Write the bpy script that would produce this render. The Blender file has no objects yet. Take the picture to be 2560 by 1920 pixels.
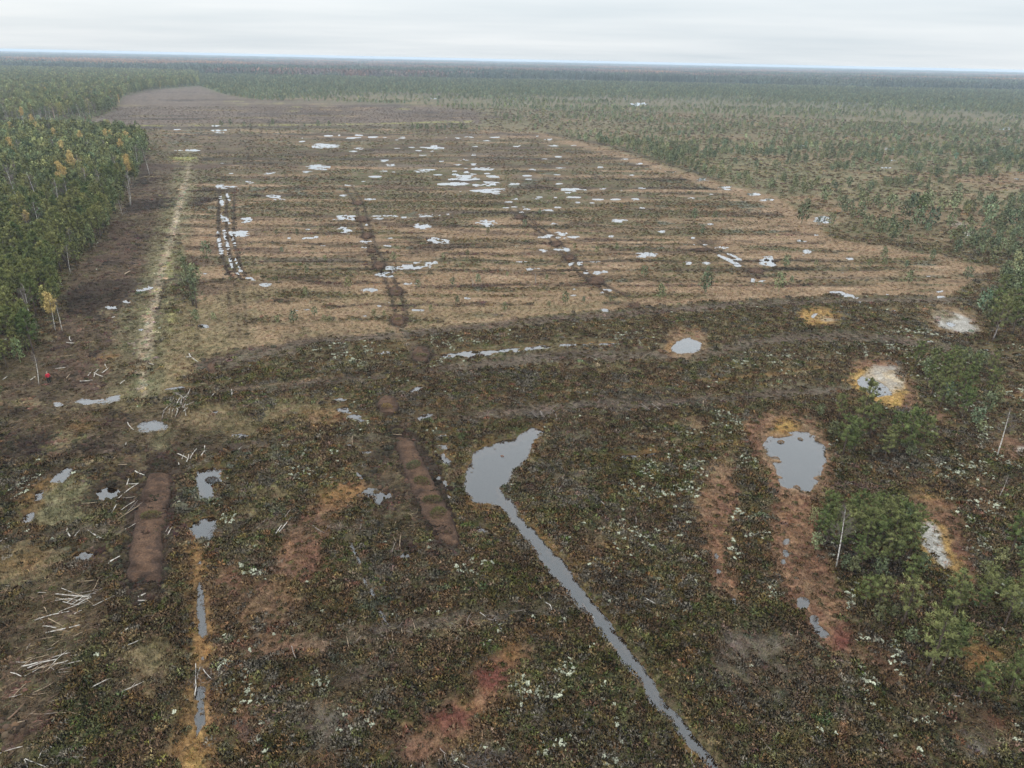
import bpy, math, random
import numpy as np
from mathutils import Matrix, Vector
R_ = math.radians
scene = bpy.context.scene
COL = scene.collection

# ------------------------------------------------------------------ camera
H = 45.0
FD = 1551.0                       # focal length in units of the 2212 px wide survey picture
PITCH, ROLL = R_(24.33), R_(1.19)
Fv = np.array([0, math.cos(PITCH), -math.sin(PITCH)])
R0 = np.array([1.0, 0, 0]); U0 = np.array([0, math.sin(PITCH), math.cos(PITCH)])
Rv = math.cos(ROLL)*R0 + math.sin(ROLL)*U0
Uv = -math.sin(ROLL)*R0 + math.cos(ROLL)*U0
cd = bpy.data.cameras.new('camera'); cam = bpy.data.objects.new('camera', cd); COL.objects.link(cam)
cd.sensor_width = 36.0; cd.lens = 36.0*FD/2212.0; cd.clip_start = 0.5; cd.clip_end = 40000
m = Matrix.Identity(4)
for i in range(3):
    m[i][0], m[i][1], m[i][2] = Rv[i], Uv[i], -Fv[i]
m[2][3] = H
cam.matrix_world = m
scene.camera = cam

# ------------------------------------------------------------------ sky, sun, exposure
SUN_EL, SUN_AZ = R_(38), R_(-60)
world = bpy.data.worlds.new('World'); scene.world = world; world.use_nodes = True
nt = world.node_tree; N = nt.nodes; L = nt.links; N.clear()
wo = N.new('ShaderNodeOutputWorld'); bg = N.new('ShaderNodeBackground'); bg.inputs[1].default_value = 0.1
L.new(bg.outputs[0], wo.inputs[0])
sky = N.new('ShaderNodeTexSky'); sky.sky_type = 'NISHITA'; sky.sun_disc = False
sky.sun_elevation = SUN_EL; sky.sun_rotation = SUN_AZ; sky.air_density = 1.0; sky.dust_density = 2.0
tc = N.new('ShaderNodeTexCoord'); sp = N.new('ShaderNodeSeparateXYZ'); L.new(tc.outputs['Generated'], sp.inputs[0])
def wm(op, a, b=None, c=None):
    n = N.new('ShaderNodeMath'); n.operation = op
    for i, v in enumerate((a, b, c)):
        if v is None: continue
        if isinstance(v, (int, float)): n.inputs[i].default_value = v
        else: L.new(v, n.inputs[i])
    return n.outputs[0]
zc = wm('MAXIMUM', sp.outputs[2], 0.0)
den = wm('ADD', zc, 0.055)
cx = wm('DIVIDE', sp.outputs[0], den); cy = wm('DIVIDE', sp.outputs[1], den)
cb = N.new('ShaderNodeCombineXYZ'); L.new(cx, cb.inputs[0]); L.new(cy, cb.inputs[1])
def cloud(scale, detail, sy, off):
    mp = N.new('ShaderNodeMapping'); mp.inputs['Scale'].default_value = (1, sy, 1); mp.inputs['Location'].default_value = off
    L.new(cb.outputs[0], mp.inputs[0])
    nn = N.new('ShaderNodeTexNoise'); nn.inputs['Scale'].default_value = scale; nn.inputs['Detail'].default_value = detail
    L.new(mp.outputs[0], nn.inputs[0]); return nn.outputs[0]
c1 = cloud(0.10, 5, 2.0, (3.1, 1.7, 0)); c2 = cloud(0.32, 6, 1.4, (9.3, 4.2, 0))
mixn = wm('ADD', wm('MULTIPLY', c1, 0.65), wm('MULTIPLY', c2, 0.35))
rp = N.new('ShaderNodeValToRGB'); L.new(mixn, rp.inputs[0])
rp.color_ramp.elements[0].position = 0.36; rp.color_ramp.elements[0].color = (0.70, 0.775, 0.83, 1)
rp.color_ramp.elements[1].position = 0.60; rp.color_ramp.elements[1].color = (0.875, 0.92, 0.95, 1)
SKY_K = 9.8
zen = N.new('ShaderNodeMix'); zen.data_type = 'RGBA'; zen.blend_type = 'MULTIPLY'; zen.inputs[7].default_value = (1.0, .985, .96, 1)
L.new(wm('MINIMUM', wm('MULTIPLY', zc, 2.5), 1.0), zen.inputs[0]); L.new(rp.outputs[0], zen.inputs[6])
vm = N.new('ShaderNodeVectorMath'); vm.operation = 'SCALE'; L.new(zen.outputs[2], vm.inputs[0])
hi = N.new('ShaderNodeMapRange'); hi.interpolation_type = 'SMOOTHSTEP'; hi.inputs[1].default_value = .085; hi.inputs[2].default_value = .26; hi.inputs[4].default_value = .75
L.new(zc, hi.inputs[0])                       # extra sky brightness added above the view, lifts puddle reflections and ground light
L.new(wm('MULTIPLY', wm('ADD', wm('ADD', wm('MULTIPLY', zc, 1.35), hi.outputs[0]), 1.0), SKY_K), vm.inputs['Scale'])
mx = N.new('ShaderNodeMix'); mx.data_type = 'RGBA'; mx.inputs[0].default_value = 0.92
L.new(sky.outputs[0], mx.inputs[6]); L.new(vm.outputs[0], mx.inputs[7]); L.new(mx.outputs[2], bg.inputs[0])

sd = bpy.data.lights.new('sun', 'SUN'); sd.energy = 1.1; sd.angle = R_(18); sd.color = (1.0, 0.96, 0.9)
sun = bpy.data.objects.new('sun', sd); COL.objects.link(sun)
# sun_rotation is measured from +Y clockwise seen from above
sdir = Vector((math.sin(SUN_AZ)*math.cos(SUN_EL), math.cos(SUN_AZ)*math.cos(SUN_EL), math.sin(SUN_EL)))
sun.rotation_euler = sdir.to_track_quat('Z', 'Y').to_euler()
vs = scene.view_settings
vs.view_transform = 'Standard'; vs.look = 'None'; vs.exposure = 0.05; vs.gamma = 1.0; vs.use_curve_mapping = False
scene.cycles.max_bounces = 6; scene.cycles.diffuse_bounces = 2; scene.cycles.glossy_bounces = 2
scene.cycles.volume_bounces = 0; scene.cycles.use_denoising = True

# ------------------------------------------------------------------ survey helpers (survey picture -> ground)
def proj(x, y, z=0.0):
    x = np.asarray(x, float); y = np.asarray(y, float); dz = np.asarray(z, float)-H
    dep = y*Fv[1]+dz*Fv[2]
    u = x*Rv[0]+y*Rv[1]+dz*Rv[2]; v = x*Uv[0]+y*Uv[1]+dz*Uv[2]
    return 1106+FD*u/dep, 829.5-FD*v/dep
def unproj(px, py, z=0.0):
    d = Fv + (px-1106)/FD*Rv - (py-829.5)/FD*Uv
    t = (z-H)/d[2]
    return d[0]*t, d[1]*t
CX = [0, 552.96, 1105.92, 1658.88]; CY = [0, 414.72, 829.44, 1244.16]
def Z(c, r, x, y): return CX[c]+x/4.0, CY[r]+y/4.0              # survey sheets, lower rows
TX = [0, 734.4, 1468.8]
def T(c, x, y): return TX[c]+x*.3359, y*.3359                    # survey sheets, top row

def _h(ix, iy, s):
    a = (ix.astype(np.int64)*374761393 + iy.astype(np.int64)*668265263 + s*1442695041) & 0xFFFFFFFF
    a = ((a ^ (a >> 13))*1274126177) & 0xFFFFFFFF
    a = ((a ^ (a >> 16))*2246822519) & 0xFFFFFFFF
    return ((a ^ (a >> 15)) & 0xFFFFFF)/float(0xFFFFFF)
def vnoise(x, y, s):
    ix = np.floor(x); iy = np.floor(y); fx = x-ix; fy = y-iy
    fx = fx*fx*(3-2*fx); fy = fy*fy*(3-2*fy)
    a = _h(ix, iy, s); b = _h(ix+1, iy, s); c = _h(ix, iy+1, s); d = _h(ix+1, iy+1, s)
    return (a*(1-fx)+b*fx)*(1-fy)+(c*(1-fx)+d*fx)*fy
def fbm(x, y, lam, s=0, o=3, ax=1.0):
    x = np.asarray(x, float)/(lam*ax); y = np.asarray(y, float)/lam
    t = 0; w = 1.0; tot = 0
    for k in range(o):
        c, sn = math.cos(0.6*k+.3), math.sin(0.6*k+.3)
        t = t+w*vnoise((c*x-sn*y)*2**k+17.3*k, (sn*x+c*y)*2**k+9.1*k, s*31+k); tot += w; w *= .55
    return t/tot
def ss(a, b, x):
    t = np.clip((x-a)/(b-a), 0, 1); return t*t*(3-2*t)

def sd_poly(px, py, P):
    P = np.asarray(P, float); n = len(P)
    d2 = np.full(px.shape, 1e18); ins = np.zeros(px.shape, bool)
    for i in range(n):
        ax, ay = P[i]; bx, by = P[(i+1) % n]
        ex, ey = bx-ax, by-ay; wx, wy = px-ax, py-ay
        t = np.clip((wx*ex+wy*ey)/(ex*ex+ey*ey+1e-12), 0, 1)
        d2 = np.minimum(d2, (wx-ex*t)**2+(wy-ey*t)**2)
        c = ((ay > py) != (by > py))
        xi = ax+(py-ay)*ex/(ey if abs(ey) > 1e-9 else 1e-9)
        ins ^= c & (px < xi)
    d = np.sqrt(d2); return np.where(ins, -d, d)
def sd_line(px, py, P):
    best = np.full(px.shape, 1e18)
    for i in range(len(P)-1):
        ax, ay, aw = P[i]; bx, by, bw = P[i+1]
        ex, ey = bx-ax, by-ay; wx, wy = px-ax, py-ay
        t = np.clip((wx*ex+wy*ey)/(ex*ex+ey*ey+1e-12), 0, 1)
        best = np.minimum(best, np.hypot(wx-ex*t, wy-ey*t)-(aw+(bw-aw)*t))
    return best
def sd_ell(px, py, cx, cy, w, h, ang=0.0):
    a, b = w/2, h/2; c, s = math.cos(R_(ang)), math.sin(R_(ang))
    dx, dy = px-cx, py-cy
    u, v = (dx*c+dy*s)/a, (-dx*s+dy*c)/b
    return (np.hypot(u, v)-1)*min(a, b)

# ------------------------------------------------------------------ ground-cover palettes (albedo)
PAL = dict(
 HEA=[(.046,.040,.014),(.086,.053,.026),(.050,.057,.016),(.112,.082,.050),(.066,.064,.024),(.104,.060,.030),(.050,.044,.015),(.088,.084,.056)],
 SED=[(.132,.090,.053),(.205,.135,.080),(.16,.105,.062),(.24,.165,.104)],
 OLT=[(.145,.112,.060),(.19,.140,.078),(.105,.084,.044),(.165,.122,.064)],
 PEA=[(.042,.026,.017),(.070,.045,.030),(.053,.033,.022)],
 DPE=[(.020,.013,.008),(.036,.024,.016),(.027,.018,.012)],
 RED=[(.165,.084,.052),(.115,.058,.038),(.20,.114,.066),(.14,.066,.043)],
 CRI=[(.13,.042,.033),(.10,.035,.026),(.16,.065,.036)],
 ORA=[(.20,.108,.042),(.14,.080,.034),(.235,.132,.054)],
 YEL=[(.29,.185,.062),(.235,.142,.050),(.32,.215,.085)],
 OLV=[(.120,.105,.056),(.155,.134,.074),(.088,.080,.042)],
 GRY=[(.092,.070,.055),(.118,.093,.076),(.062,.047,.036)],
 SWA=[(.088,.066,.049),(.118,.091,.069),(.066,.048,.035)],
 PAL=[(.30,.28,.25),(.21,.19,.165),(.37,.35,.32)],
 MUD=[(.17,.155,.14),(.12,.11,.10),(.21,.19,.175)],
 TRK=[(.27,.212,.145),(.20,.155,.105),(.32,.26,.185)],
 PUR=[(.076,.055,.042),(.106,.077,.058),(.056,.041,.031)],
 BRN=[(.060,.041,.026),(.092,.065,.040),(.040,.027,.018)],
 GRN=[(.046,.062,.020),(.036,.046,.016)],
 LIM=[(.26,.25,.09),(.22,.20,.07)],
 BOG=[(.145,.118,.064),(.092,.086,.044),(.175,.138,.082),(.118,.102,.054)],
 FAR=[(.050,.058,.034),(.075,.072,.044),(.060,.066,.036),(.068,.060,.042)],
 LIC=[(.46,.47,.38),(.38,.40,.31)],
)
CLS = dict(HEA=0, SED=1, OLT=1, PEA=2, DPE=2, RED=3, CRI=3, ORA=3, YEL=3, OLV=1, GRY=4, SWA=5, PAL=6, MUD=6, TRK=2, PUR=5, BRN=5, GRN=0, LIM=1, BOG=0, FAR=0, LIC=0)
NOI = {}
def palcol(name, t):
    P = np.array(PAL[name]); k = len(P)
    xs = np.linspace(0.0, 1.0, k)
    return np.stack([np.interp(t, xs, P[:, c]) for c in range(3)], -1)

# ------------------------------------------------------------------ survey: ground layers, listed back to front
LAY = []
def P_(pal, pts, feather=6, amp=8, op=1.0, lam=None): LAY.append(('p', pal, pts, feather, amp, op, lam))
def L_(pal, pts, feather=3, amp=4, op=1.0, lam=None): LAY.append(('l', pal, pts, feather, amp, op, lam))
def E_(pal, cx, cy, w, h, ang=0, feather=8, amp=10, op=1.0, lam=None): LAY.append(('e', pal, (cx, cy, w, h, ang), feather, amp, op, lam))

P_('PUR', [(150,284),(195,262),(250,240),(268,210),(320,196),(430,188),(480,206),(560,219),(720,222),(900,228),(1030,240),(1040,268),(700,274),(300,280)], 3, 4)
for x, y, w in ((505,219,40),(525,226,30),(560,209,30),(605,224,26),(640,232,24),(630,239,34),(590,207,14),(700,228,30),(870,236,30)): E_('LIM', x, y, w, 4, 0, 2, 1, .55)
_r = random.Random(41)
for k in range(60): E_(_r.choice(['DPE','BRN','BRN','OLT','PEA','SWA']), _r.uniform(230, 1000), 198+_r.random()**.7*70, _r.uniform(60, 320), _r.uniform(1.6, 3.8), 0, 1.2, 1.2, _r.uniform(.6, 1.0))
for k in range(16): E_('SED', _r.uniform(600, 1030), _r.uniform(222, 262), _r.uniform(30, 90), _r.uniform(1.5, 3), 0, 1.5, 1.5, .45)
L_('LIM', [(250,272,1.6),(500,272,1.8),(700,270,1.8),(1020,263,2)], 2, 2, .45)
L_('DPE', [(250,277,2),(600,276,2.5),(1000,274,2)], 3, 3, .7)
FIELD = [(150,282),(1050,276),(1180,290),(1300,320),(1500,386),(1680,430),(1790,520),(2000,543),(2150,580),(2050,640),(1800,638),(1550,652),(1370,665),(1000,708),(760,733),(440,768),(420,640),(380,470),(330,330),(160,300)]
# tan strips in the cut-over field
for x, y, w, h, a in ((760,296,420,7,.8),(560,300,360,10,.8),(420,322,200,6,.6),(1080,292,160,8,.9),(560,345,330,7,.5),(900,345,200,6,.4),(1150,345,300,5,.5),
  (640,455,380,14,.7),(620,485,380,12,.7),(600,530,300,22,.75),(1000,500,500,16,.6),(1150,475,300,12,.6),(760,600,300,26,.8),(1080,590,640,44,.95),(1330,565,260,26,.85),
  (1230,600,220,26,.9),(1280,640,330,36,.8),(1000,650,420,40,.6),(1540,600,200,24,.75),(1640,570,330,22,.85),(1520,475,430,12,.6),(1600,455,320,18,.85),(1650,490,260,22,.9),
  (1470,425,140,10,.7),(1350,430,200,8,.5),(700,520,420,12,.6),(640,580,280,14,.7),(830,560,240,14,.5),(470,585,120,30,.8),(700,655,240,20,.7),(1530,535,160,12,.5),(1100,540,360,12,.6),
  (500,440,120,16,.6),(500,480,110,12,.6),(900,410,260,6,.5),(1240,520,180,12,.6),(1420,500,200,10,.5)):
    E_('SED', x, y, w, h*.8, 0, 2.5, h*.5, a*(.5 if y < 470 else .85))
P_('OLT', [(520,610),(900,640),(1000,660),(1380,640),(1330,680),(1000,706),(760,730),(440,765),(430,650)], 12, 26, .62)
P_('SED', [(560,632),(700,636),(860,660),(860,712),(600,726),(560,690)], 10, 22, .55)
P_('SED', [(750,598),(1100,582),(1400,568),(1410,590),(1260,606),(1000,622),(760,625)], 5, 12, .95)
L_('SED', [(1040,284,3),(1180,297,5),(1330,332,6),(1480,380,8),(1600,418,9),(1680,440,12),(1740,490,16),(1800,528,10),(1950,552,9),(2140,586,8)], 4, 7, .9)
L_('SED', [(1700,600,9),(1900,592,9),(2050,586,8),(2150,584,8)], 4, 7, .75)
L_('DPE', [(1180,288,2),(1320,316,3),(1400,342,3),(1500,372,3),(1560,392,3)], 3, 3, .7)
for x, y, w, h in ((640,330,300,10),(900,318,340,9),(1160,330,260,9),(1000,375,420,12),(760,392,400,12),(1300,392,360,14),(600,412,300,14),(1100,448,420,16),(860,440,300,14),(1380,462,380,22),(1500,505,300,20),(760,505,260,14),
  (680,590,300,22),(650,640,260,24),(1120,625,380,9),(1450,590,260,22),(1400,640,260,14),(800,690,300,14),(1500,560,260,20),(1250,555,180,14),(1780,610,240,16),(1930,565,240,20),(1020,520,300,12)):
    E_('HEA', x, y, w, h, 0, 4, h*.5, .8)
for _y, _x0, _x1 in ((292,430,1180),(303,430,1250),(318,440,1300),(330,430,1330),(343,440,1380),(358,450,1430),(374,430,1480),(390,450,1530),(408,440,1590),(428,430,1640),(446,530,1680),(466,530,1700),(489,520,1730),(506,540,1760),(526,540,1780),(548,560,1800),(566,560,1840),(584,600,1900),(610,420,900),(618,900,1960),(640,560,1300),(660,700,1150)):
    _xs = np.linspace(_x0, _x1, 9); _q = .7+_y/700
    L_(_r.choice(['DPE','DPE','PEA','HEA']), [(float(a_), _y+_r.uniform(-2.5, 2.5)*_q, _r.choice([.3, .8, 1.4, 2.2, 3.0])*_q) for a_ in _xs], 1.4, 4.0, _r.uniform(.55, .9))
    if _r.random() < .8: L_('SED', [(float(a_), _y+4.5*_q+_r.uniform(-2, 2)*_q, _r.choice([.2, .8, 1.6, 2.6])*_q) for a_ in _xs], 1.4, 4.5, .65)
for k in range(110):
    _y = 285+_r.random()**1.4*330; E_(_r.choice(['DPE','PEA','BRN','BRN','HEA','SWA','OLT']), _r.uniform(430, 1050+max(0, _y-285)*3.2), _y, _r.uniform(40, 260), _r.uniform(2.2, 5)*(.7+_y/900), 0, 2, 2.5, _r.uniform(.5, .95))
OPEN = [(1500,296,110,8),(1560,325,80,5),(1740,432,110,14),(1800,455,80,10),(1920,470,90,10),(2100,425,120,10),(2060,390,140,8),(1690,345,60,5),(1820,320,120,6),(1600,300,100,5),(1250,260,120,5),(1350,235,150,4),(1450,250,100,4),(2000,520,120,10),(2120,455,120,8),(1880,300,200,4),(1700,270,200,4),(2100,330,150,5),(1960,380,160,8),(1860,375,60,5),(1990,415,90,6),(1640,372,50,5),(1500,268,120,4),(2180,300,90,5)]
for x, y, w, h in OPEN: E_('SED', x, y, w, h, 0, 2, h*.5, .65)
# ditches crossing the track, peat thrown up beside the wood
P_('BRN', [(315,335),(378,360),(352,520),(318,640),(290,780),(250,900),(60,905),(0,905),(0,795),(110,740),(150,600),(235,495),(300,400)], 8, 16, .8)
for x, y, w, h in ((300,500,60,50),(270,560,60,60),(240,740,120,70),(180,820,140,60),(60,880,120,40)): E_('PEA', x, y, w, h, 0, 12, 20, .6)
P_('PEA', [(312,345),(350,380),(318,520),(285,640),(255,760),(220,890),(70,900),(112,745),(152,602),(236,500),(302,400)], 10, 24, .6)
for k in range(34):
    _t = _r.random(); _yy = 350+_t*560; E_(_r.choice(['DPE','DPE','PEA']), _r.uniform(np.interp(_yy, [350, 500, 640, 800, 910], [312, 236, 135, 60, 0]), np.interp(_yy, [350, 640, 910], [370, 300, 260])), _yy, _r.uniform(20, 90), _r.uniform(4, 16), _r.uniform(-12, 6), 4, 8, _r.uniform(.5, .95))
for k in range(22): E_(_r.choice(['DPE','PEA','BRN']), _r.uniform(270, 440), _r.uniform(360, 800), _r.uniform(30, 110), _r.uniform(3, 8), 0, 3, 5, _r.uniform(.5, .9))
P_('DPE', [(283,432),(430,424),(475,428),(430,446),(330,454),(266,464)], 3, 6, 1.0)
P_('DPE', [(135,640),(180,612),(300,600),(425,600),(415,618),(330,626),(300,645),(240,694),(146,680)], 4, 9, 1.0)
P_('PEA', [(285,353),(475,356),(475,365),(280,368)], 3, 4, 1.0)
L_('OLV', [(408,340,12),(400,390,20),(378,480,34),(352,580,40),(335,650,48),(318,720,66),(305,800,72),(300,870,60),(320,950,40),(335,1010,30)], 10, 34, .6)
E_('LIM', 395, 343, 55, 8, 0, 3, 3, .6)
for x, y, w, h, p in ((285,680,60,60,'OLV'),(395,720,70,90,'OLV'),(240,780,60,50,'ORA'),(400,790,70,40,'ORA'),(255,850,60,40,'OLT'),(230,690,70,40,'OLT'),(380,700,40,60,'LIM'),(360,560,20,80,'LIM')): E_(p, x, y, w, h, 0, 10, 14, .35)
L_('TRK', [(408,362,4),(394,420,6),(374,500,8),(352,580,9),(338,640,11),(323,700,12),(314,760,15),(308,800,14)], 4, 8, .72)
L_('TRK', [(310,800,8),(312,850,8),(322,920,8),(335,985,7)], 6, 8, .35)
L_('DPE', [(356,605,3),(346,660,4),(336,690,3)], 3, 3, .7)
P_('OLT', [(380,640),(470,650),(540,720),(500,760),(420,800),(340,900),(350,780)], 14, 22, .8)
# mown swaths curving across the bog
L_('SWA', [(430,792,7),(520,765,7),(700,738,8),(900,722,8),(1000,711,7),(1300,684,8),(1500,668,7),(1700,655,6),(1860,650,5),(2060,650,5)], 4, 5, .9)
L_('SED', [(760,716,1.5),(1000,697,2),(1230,673,2),(1350,662,3),(1500,655,2.5),(1620,648,3),(1800,636,2),(2060,620,2),(2200,612,2)], 2, 2.5, .85)
L_('PEA', [(1000,712,2),(1180,692,2),(1400,676,3),(1500,672,3)], 3, 3, .8)
L_('SWA', [(480,800,8),(560,770,9),(640,765,7)], 6, 8, .8)
L_('PEA', [(430,790,7),(470,775,7),(560,755,6),(640,745,4)], 4, 6, .8)
L_('SWA', [(900,806,7),(1050,790,10),(1200,772,14),(1330,770,11),(1500,772,9),(1620,745,8),(1760,732,7),(1900,735,6),(2000,738,5)], 5, 8, .85)
L_('SWA', [(470,845,9),(600,838,9),(700,826,8),(790,822,6),(830,818,5)], 5, 7, .85)
L_('BRN', [(870,905,7),(1000,898,10),(1120,886,9),(1200,880,7)], 6, 8, .85)
L_('SWA', [(1000,905,7),(1160,893,10),(1300,874,11),(1440,872,10),(1580,865,9),(1720,850,8),(1850,842,8)], 5, 8, .9)
L_('SED', [(490,842,2),(640,828,2),(760,812,1.5)], 2, 3, .7)
L_('ORA', [(930,876,2),(1080,862,2),(1250,846,3),(1330,840,3),(1500,828,2),(1640,815,3),(1800,792,2)], 2, 3, .8)
L_('SWA', [(420,985,8),(560,962,9),(700,955,8),(830,948,8)], 6, 8, .7)
L_('SWA', [(0,1170,12),(160,1155,14),(260,1150,12)], 8, 12, .6)
L_('SWA', [(370,1160,10),(560,1140,16),(680,1138,15),(780,1150,12)], 8, 12, .7)
L_('SWA', [(520,1420,16),(640,1400,18),(800,1375,20),(960,1348,20),(1080,1335,18),(1200,1310,15),(1250,1290,10)], 10, 14, .75)
L_('SWA', [(900,1650,10),(1000,1640,16),(1100,1640,14)], 10, 12, .6)
# vehicle ruts
for off, w in ((0,3.2),(17,3.2),(33,2.6)):
    L_('DPE', [(474+off,405,w*.8),(472+off,470,w*1.4),(474+off,530,w*1.5),(490+off,585,w*1.5),(505+off,604,w)], 2, 2, .9)
    L_('BRN', [(490+off,608,w),(497+off,660,w*1.3),(500+off,730,w*1.5)], 4, 3, .75)
for off in (0, 17):
    L_('DPE', [(742+off,400,2),(768+off,440,3.2),(784+off,500,3.4),(800+off,545,3.4),(826+off*1.1,590,3.8),(846+off*1.2,640,4.2),(856+off*1.4,690,4.4)], 2, 2.5, .8)
    L_('DPE', [(1090+off,440,2),(1120+off,470,3),(1185+off,515,3.2),(1215+off,550,3.4),(1250+off*1.1,590,3.8),(1290+off*1.3,620,3.8),(1330+off*1.6,642,3.4)], 2, 2.5, .8)
    L_('DPE', [(1488+off,514,2.2),(1545+off,545,2.2),(1600+off,580,2.4),(1640+off,600,2.4)], 2, 2, .7)
L_('SWA', [(862,700,8),(880,740,9),(905,762,8)], 5, 5, .5)
L_('SED', [(858,716,7),(872,740,6),(885,758,4)], 4, 5, .7)
for p in ([(1120,468),(1200,520)],):
    pass
for x, y, w, h in ((1350,657,90,8),(790,572,110,6),(640,600,180,6),(1700,582,130,9),(1260,615,110,9),(1510,540,90,7),(600,650,90,8),(1175,475,50,6),(730,486,80,6)): E_('DPE', x, y, w, h, 0, 3, 4, .8)
# south-west corner: churned peat, brash and moss
P_('BRN', [(0,900),(120,880),(400,880),(540,900),(520,960),(400,1000),(360,1030),(270,1010),(100,1000),(0,1010)], 12, 26, .8)
P_('DPE', [(0,940),(110,935),(260,960),(390,968),(385,1005),(250,985),(90,990),(0,1005)], 8, 20, .85)
for x, y, w, h in ((30,890,130,30),(105,860,40,70),(255,905,100,26),(330,990,170,14),(380,1020,60,50),(60,965,140,30)): E_('DPE', x, y, w, h, 0, 8, 12, .75)
for x, y, w, h, p in ((175,920,50,22,'ORA'),(150,950,60,30,'OLT'),(130,965,60,24,'OLT'),(320,1000,130,30,'OLT'),(345,960,40,40,'OLV'),(230,1010,130,16,'OLT'),(60,875,100,14,'OLT'),(250,880,120,16,'OLT'),(470,905,190,60,'OLT'),(560,920,160,60,'OLT'),(660,880,180,60,'OLT'),(700,905,110,40,'ORA')): E_(p, x, y, w, h, 0, 10, 14, .7)
P_('OLV', [(60,1110),(90,1060),(140,1040),(205,1040),(195,1120),(160,1140),(70,1140)], 8, 14, .9)
for x, y, w, h, p in ((100,1045,50,30,'ORA'),(70,1090,60,40,'ORA'),(120,1130,160,22,'OLV'),(50,1140,70,20,'ORA')): E_(p, x, y, w, h, 0, 8, 10, .7)
P_('OLT', [(0,1180),(150,1180),(110,1250),(0,1290)], 10, 20, .8)
E_('ORA', 40, 1215, 150, 50, -10, 14, 16, .5)
P_('BRN', [(0,1370),(60,1260),(210,1240),(240,1330),(170,1420),(130,1540),(60,1659),(0,1659)], 14, 26, .8)
for x, y, w, h in ((40,1480,100,90),(30,1580,80,120),(130,1340,120,80)): E_('PEA', x, y, w, h, 20, 16, 22, .6)
E_('BRN', 40, 1520, 80, 140, 15, 20, 22, .4)
P_('DPE', [(150,1180),(230,1170),(268,1200),(250,1240),(170,1235)], 8, 12, .7)
for x, y, w, h in ((235,1064,120,60),(270,1020,70,40),(215,1015,60,24),(120,1020,80,20)): E_('DPE', x, y, w, h, -15, 8, 10, .8)
L_('DPE', [(247,1270,3),(246,1400,4),(243,1560,5),(240,1659,5)], 5, 4, .6)
E_('GRN', 215, 1560, 130, 120, 0, 20, 20, .6); E_('GRN', 120, 1630, 130, 60, 0, 20, 20, .5); E_('GRN', 290, 1370, 60, 60, 0, 20, 20, .3)
E_('OLT', 330, 1450, 150, 160, 0, 24, 26, .5)
for x, y, w, h in ((310,1480,90,60),(350,1550,120,160),(290,1630,80,60)): E_('BRN', x, y, w, h, 0, 20, 24, .6)
L_('ORA', [(420,1175,14),(424,1230,22),(430,1300,24),(436,1370,26),(440,1420,24),(436,1480,26),(425,1560,40),(420,1659,52)], 9, 14, .9)
L_('YEL', [(425,1590,16),(420,1659,26)], 12, 12, .5)
L_('RED', [(462,1290,8),(475,1360,10),(470,1420,10),(462,1520,12),(470,1600,10)], 9, 12, .6)
P_('RED', [(600,1205),(640,1120),(690,1085),(740,1040),(800,1045),(790,1085),(720,1110),(715,1160),(690,1230),(650,1260),(600,1240)], 10, 20, .92)
P_('ORA', [(690,1075),(740,1040),(800,1048),(785,1090),(720,1100),(700,1100)], 8, 14, .7)
for x, y, w, h, p, o in ((590,1075,110,30,'OLT',.9),(655,1195,100,110,'RED',.85),(570,1310,150,110,'RED',.75),(500,1270,80,110,'RED',.75),(590,1400,200,50,'RED',.75),(660,1340,80,60,'BRN',.6),(540,1120,80,60,'OLT',.6),(610,1010,140,30,'OLT',.5),(760,1480,120,60,'BRN',.5),(900,1440,120,50,'BRN',.4),(530,1560,80,140,'RED',.45),(700,1640,120,50,'BRN',.5),(620,1265,60,40,'ORA',.4),(660,1150,70,40,'BRN',.6),(700,915,110,40,'SED',.6),(640,910,80,22,'SED',.5)): E_(p, x, y, w, h, 0, 14, 18, o)
for k in range(70):                            # small moss and sedge hollows among the heather
    E_(_r.choice(['RED','ORA','OLT','OLT','BRN','SED','GRY']), _r.uniform(-20, 2230), _r.uniform(985, 1660), _r.uniform(24, 110), _r.uniform(12, 50), _r.uniform(-25, 25), 10, 26, _r.uniform(.3, .6))
# crimson hollow at the front
P_('RED', [(930,1545),(985,1500),(1040,1430),(1100,1390),(1160,1400),(1120,1470),(1060,1540),(1010,1600),(930,1640),(860,1659),(850,1590)], 16, 30, .92)
for x, y, w, h in ((965,1560,90,50),(1060,1470,70,60),(1010,1545,60,30)): E_('CRI', x, y, w, h, 0, 14, 16, .8)
for x, y, w, h in ((1010,1520,50,40),(1110,1420,60,40),(880,1585,70,40),(990,1610,80,30),(1040,1560,40,60)): E_('ORA', x, y, w, h, 0, 14, 16, .5)
# slopes of the main dams
L_('DPE', [(350,1018,36),(338,1070,52),(324,1120,52),(318,1180,52),(308,1255,54)], 6, 20, .97)
L_('DPE', [(868,948,24),(892,1000,40),(920,1070,44),(950,1130,42),(976,1176,30)], 6, 18, .97)
P_('BRN', [(770,975),(840,960),(870,1030),(900,1120),(910,1180),(880,1200),(840,1160),(810,1130),(790,1060),(800,1020)], 12, 24, .7)
for x, y, w, h in ((820,985,70,40),(840,1080,60,60),(870,1180,70,36),(800,1020,50,50),(960,935,40,10),(1075,955,10,4),(850,935,60,14),(800,930,120,14)): E_('DPE', x, y, w, h, 0, 8, 10, .7)
for x, y, w, h in ((837,878,62,50),(910,768,62,44),(860,695,44,28),(856,632,44,24),(819,576,40,18),(792,511,36,12),(782,475,32,12),(802,543,32,8),(773,440,28,8),(1122,470,30,10),(1201,528,32,12),(1228,558,32,11),(1287,609,50,18),(1370,665,34,10),(1513,541,40,8),(1630,586,50,10)): E_('DPE', x, y, w, h, 0, 3, 3, .8)
L_('DPE', [(452,812,5),(446,792,5),(462,780,4)], 4, 4, .8)
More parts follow.
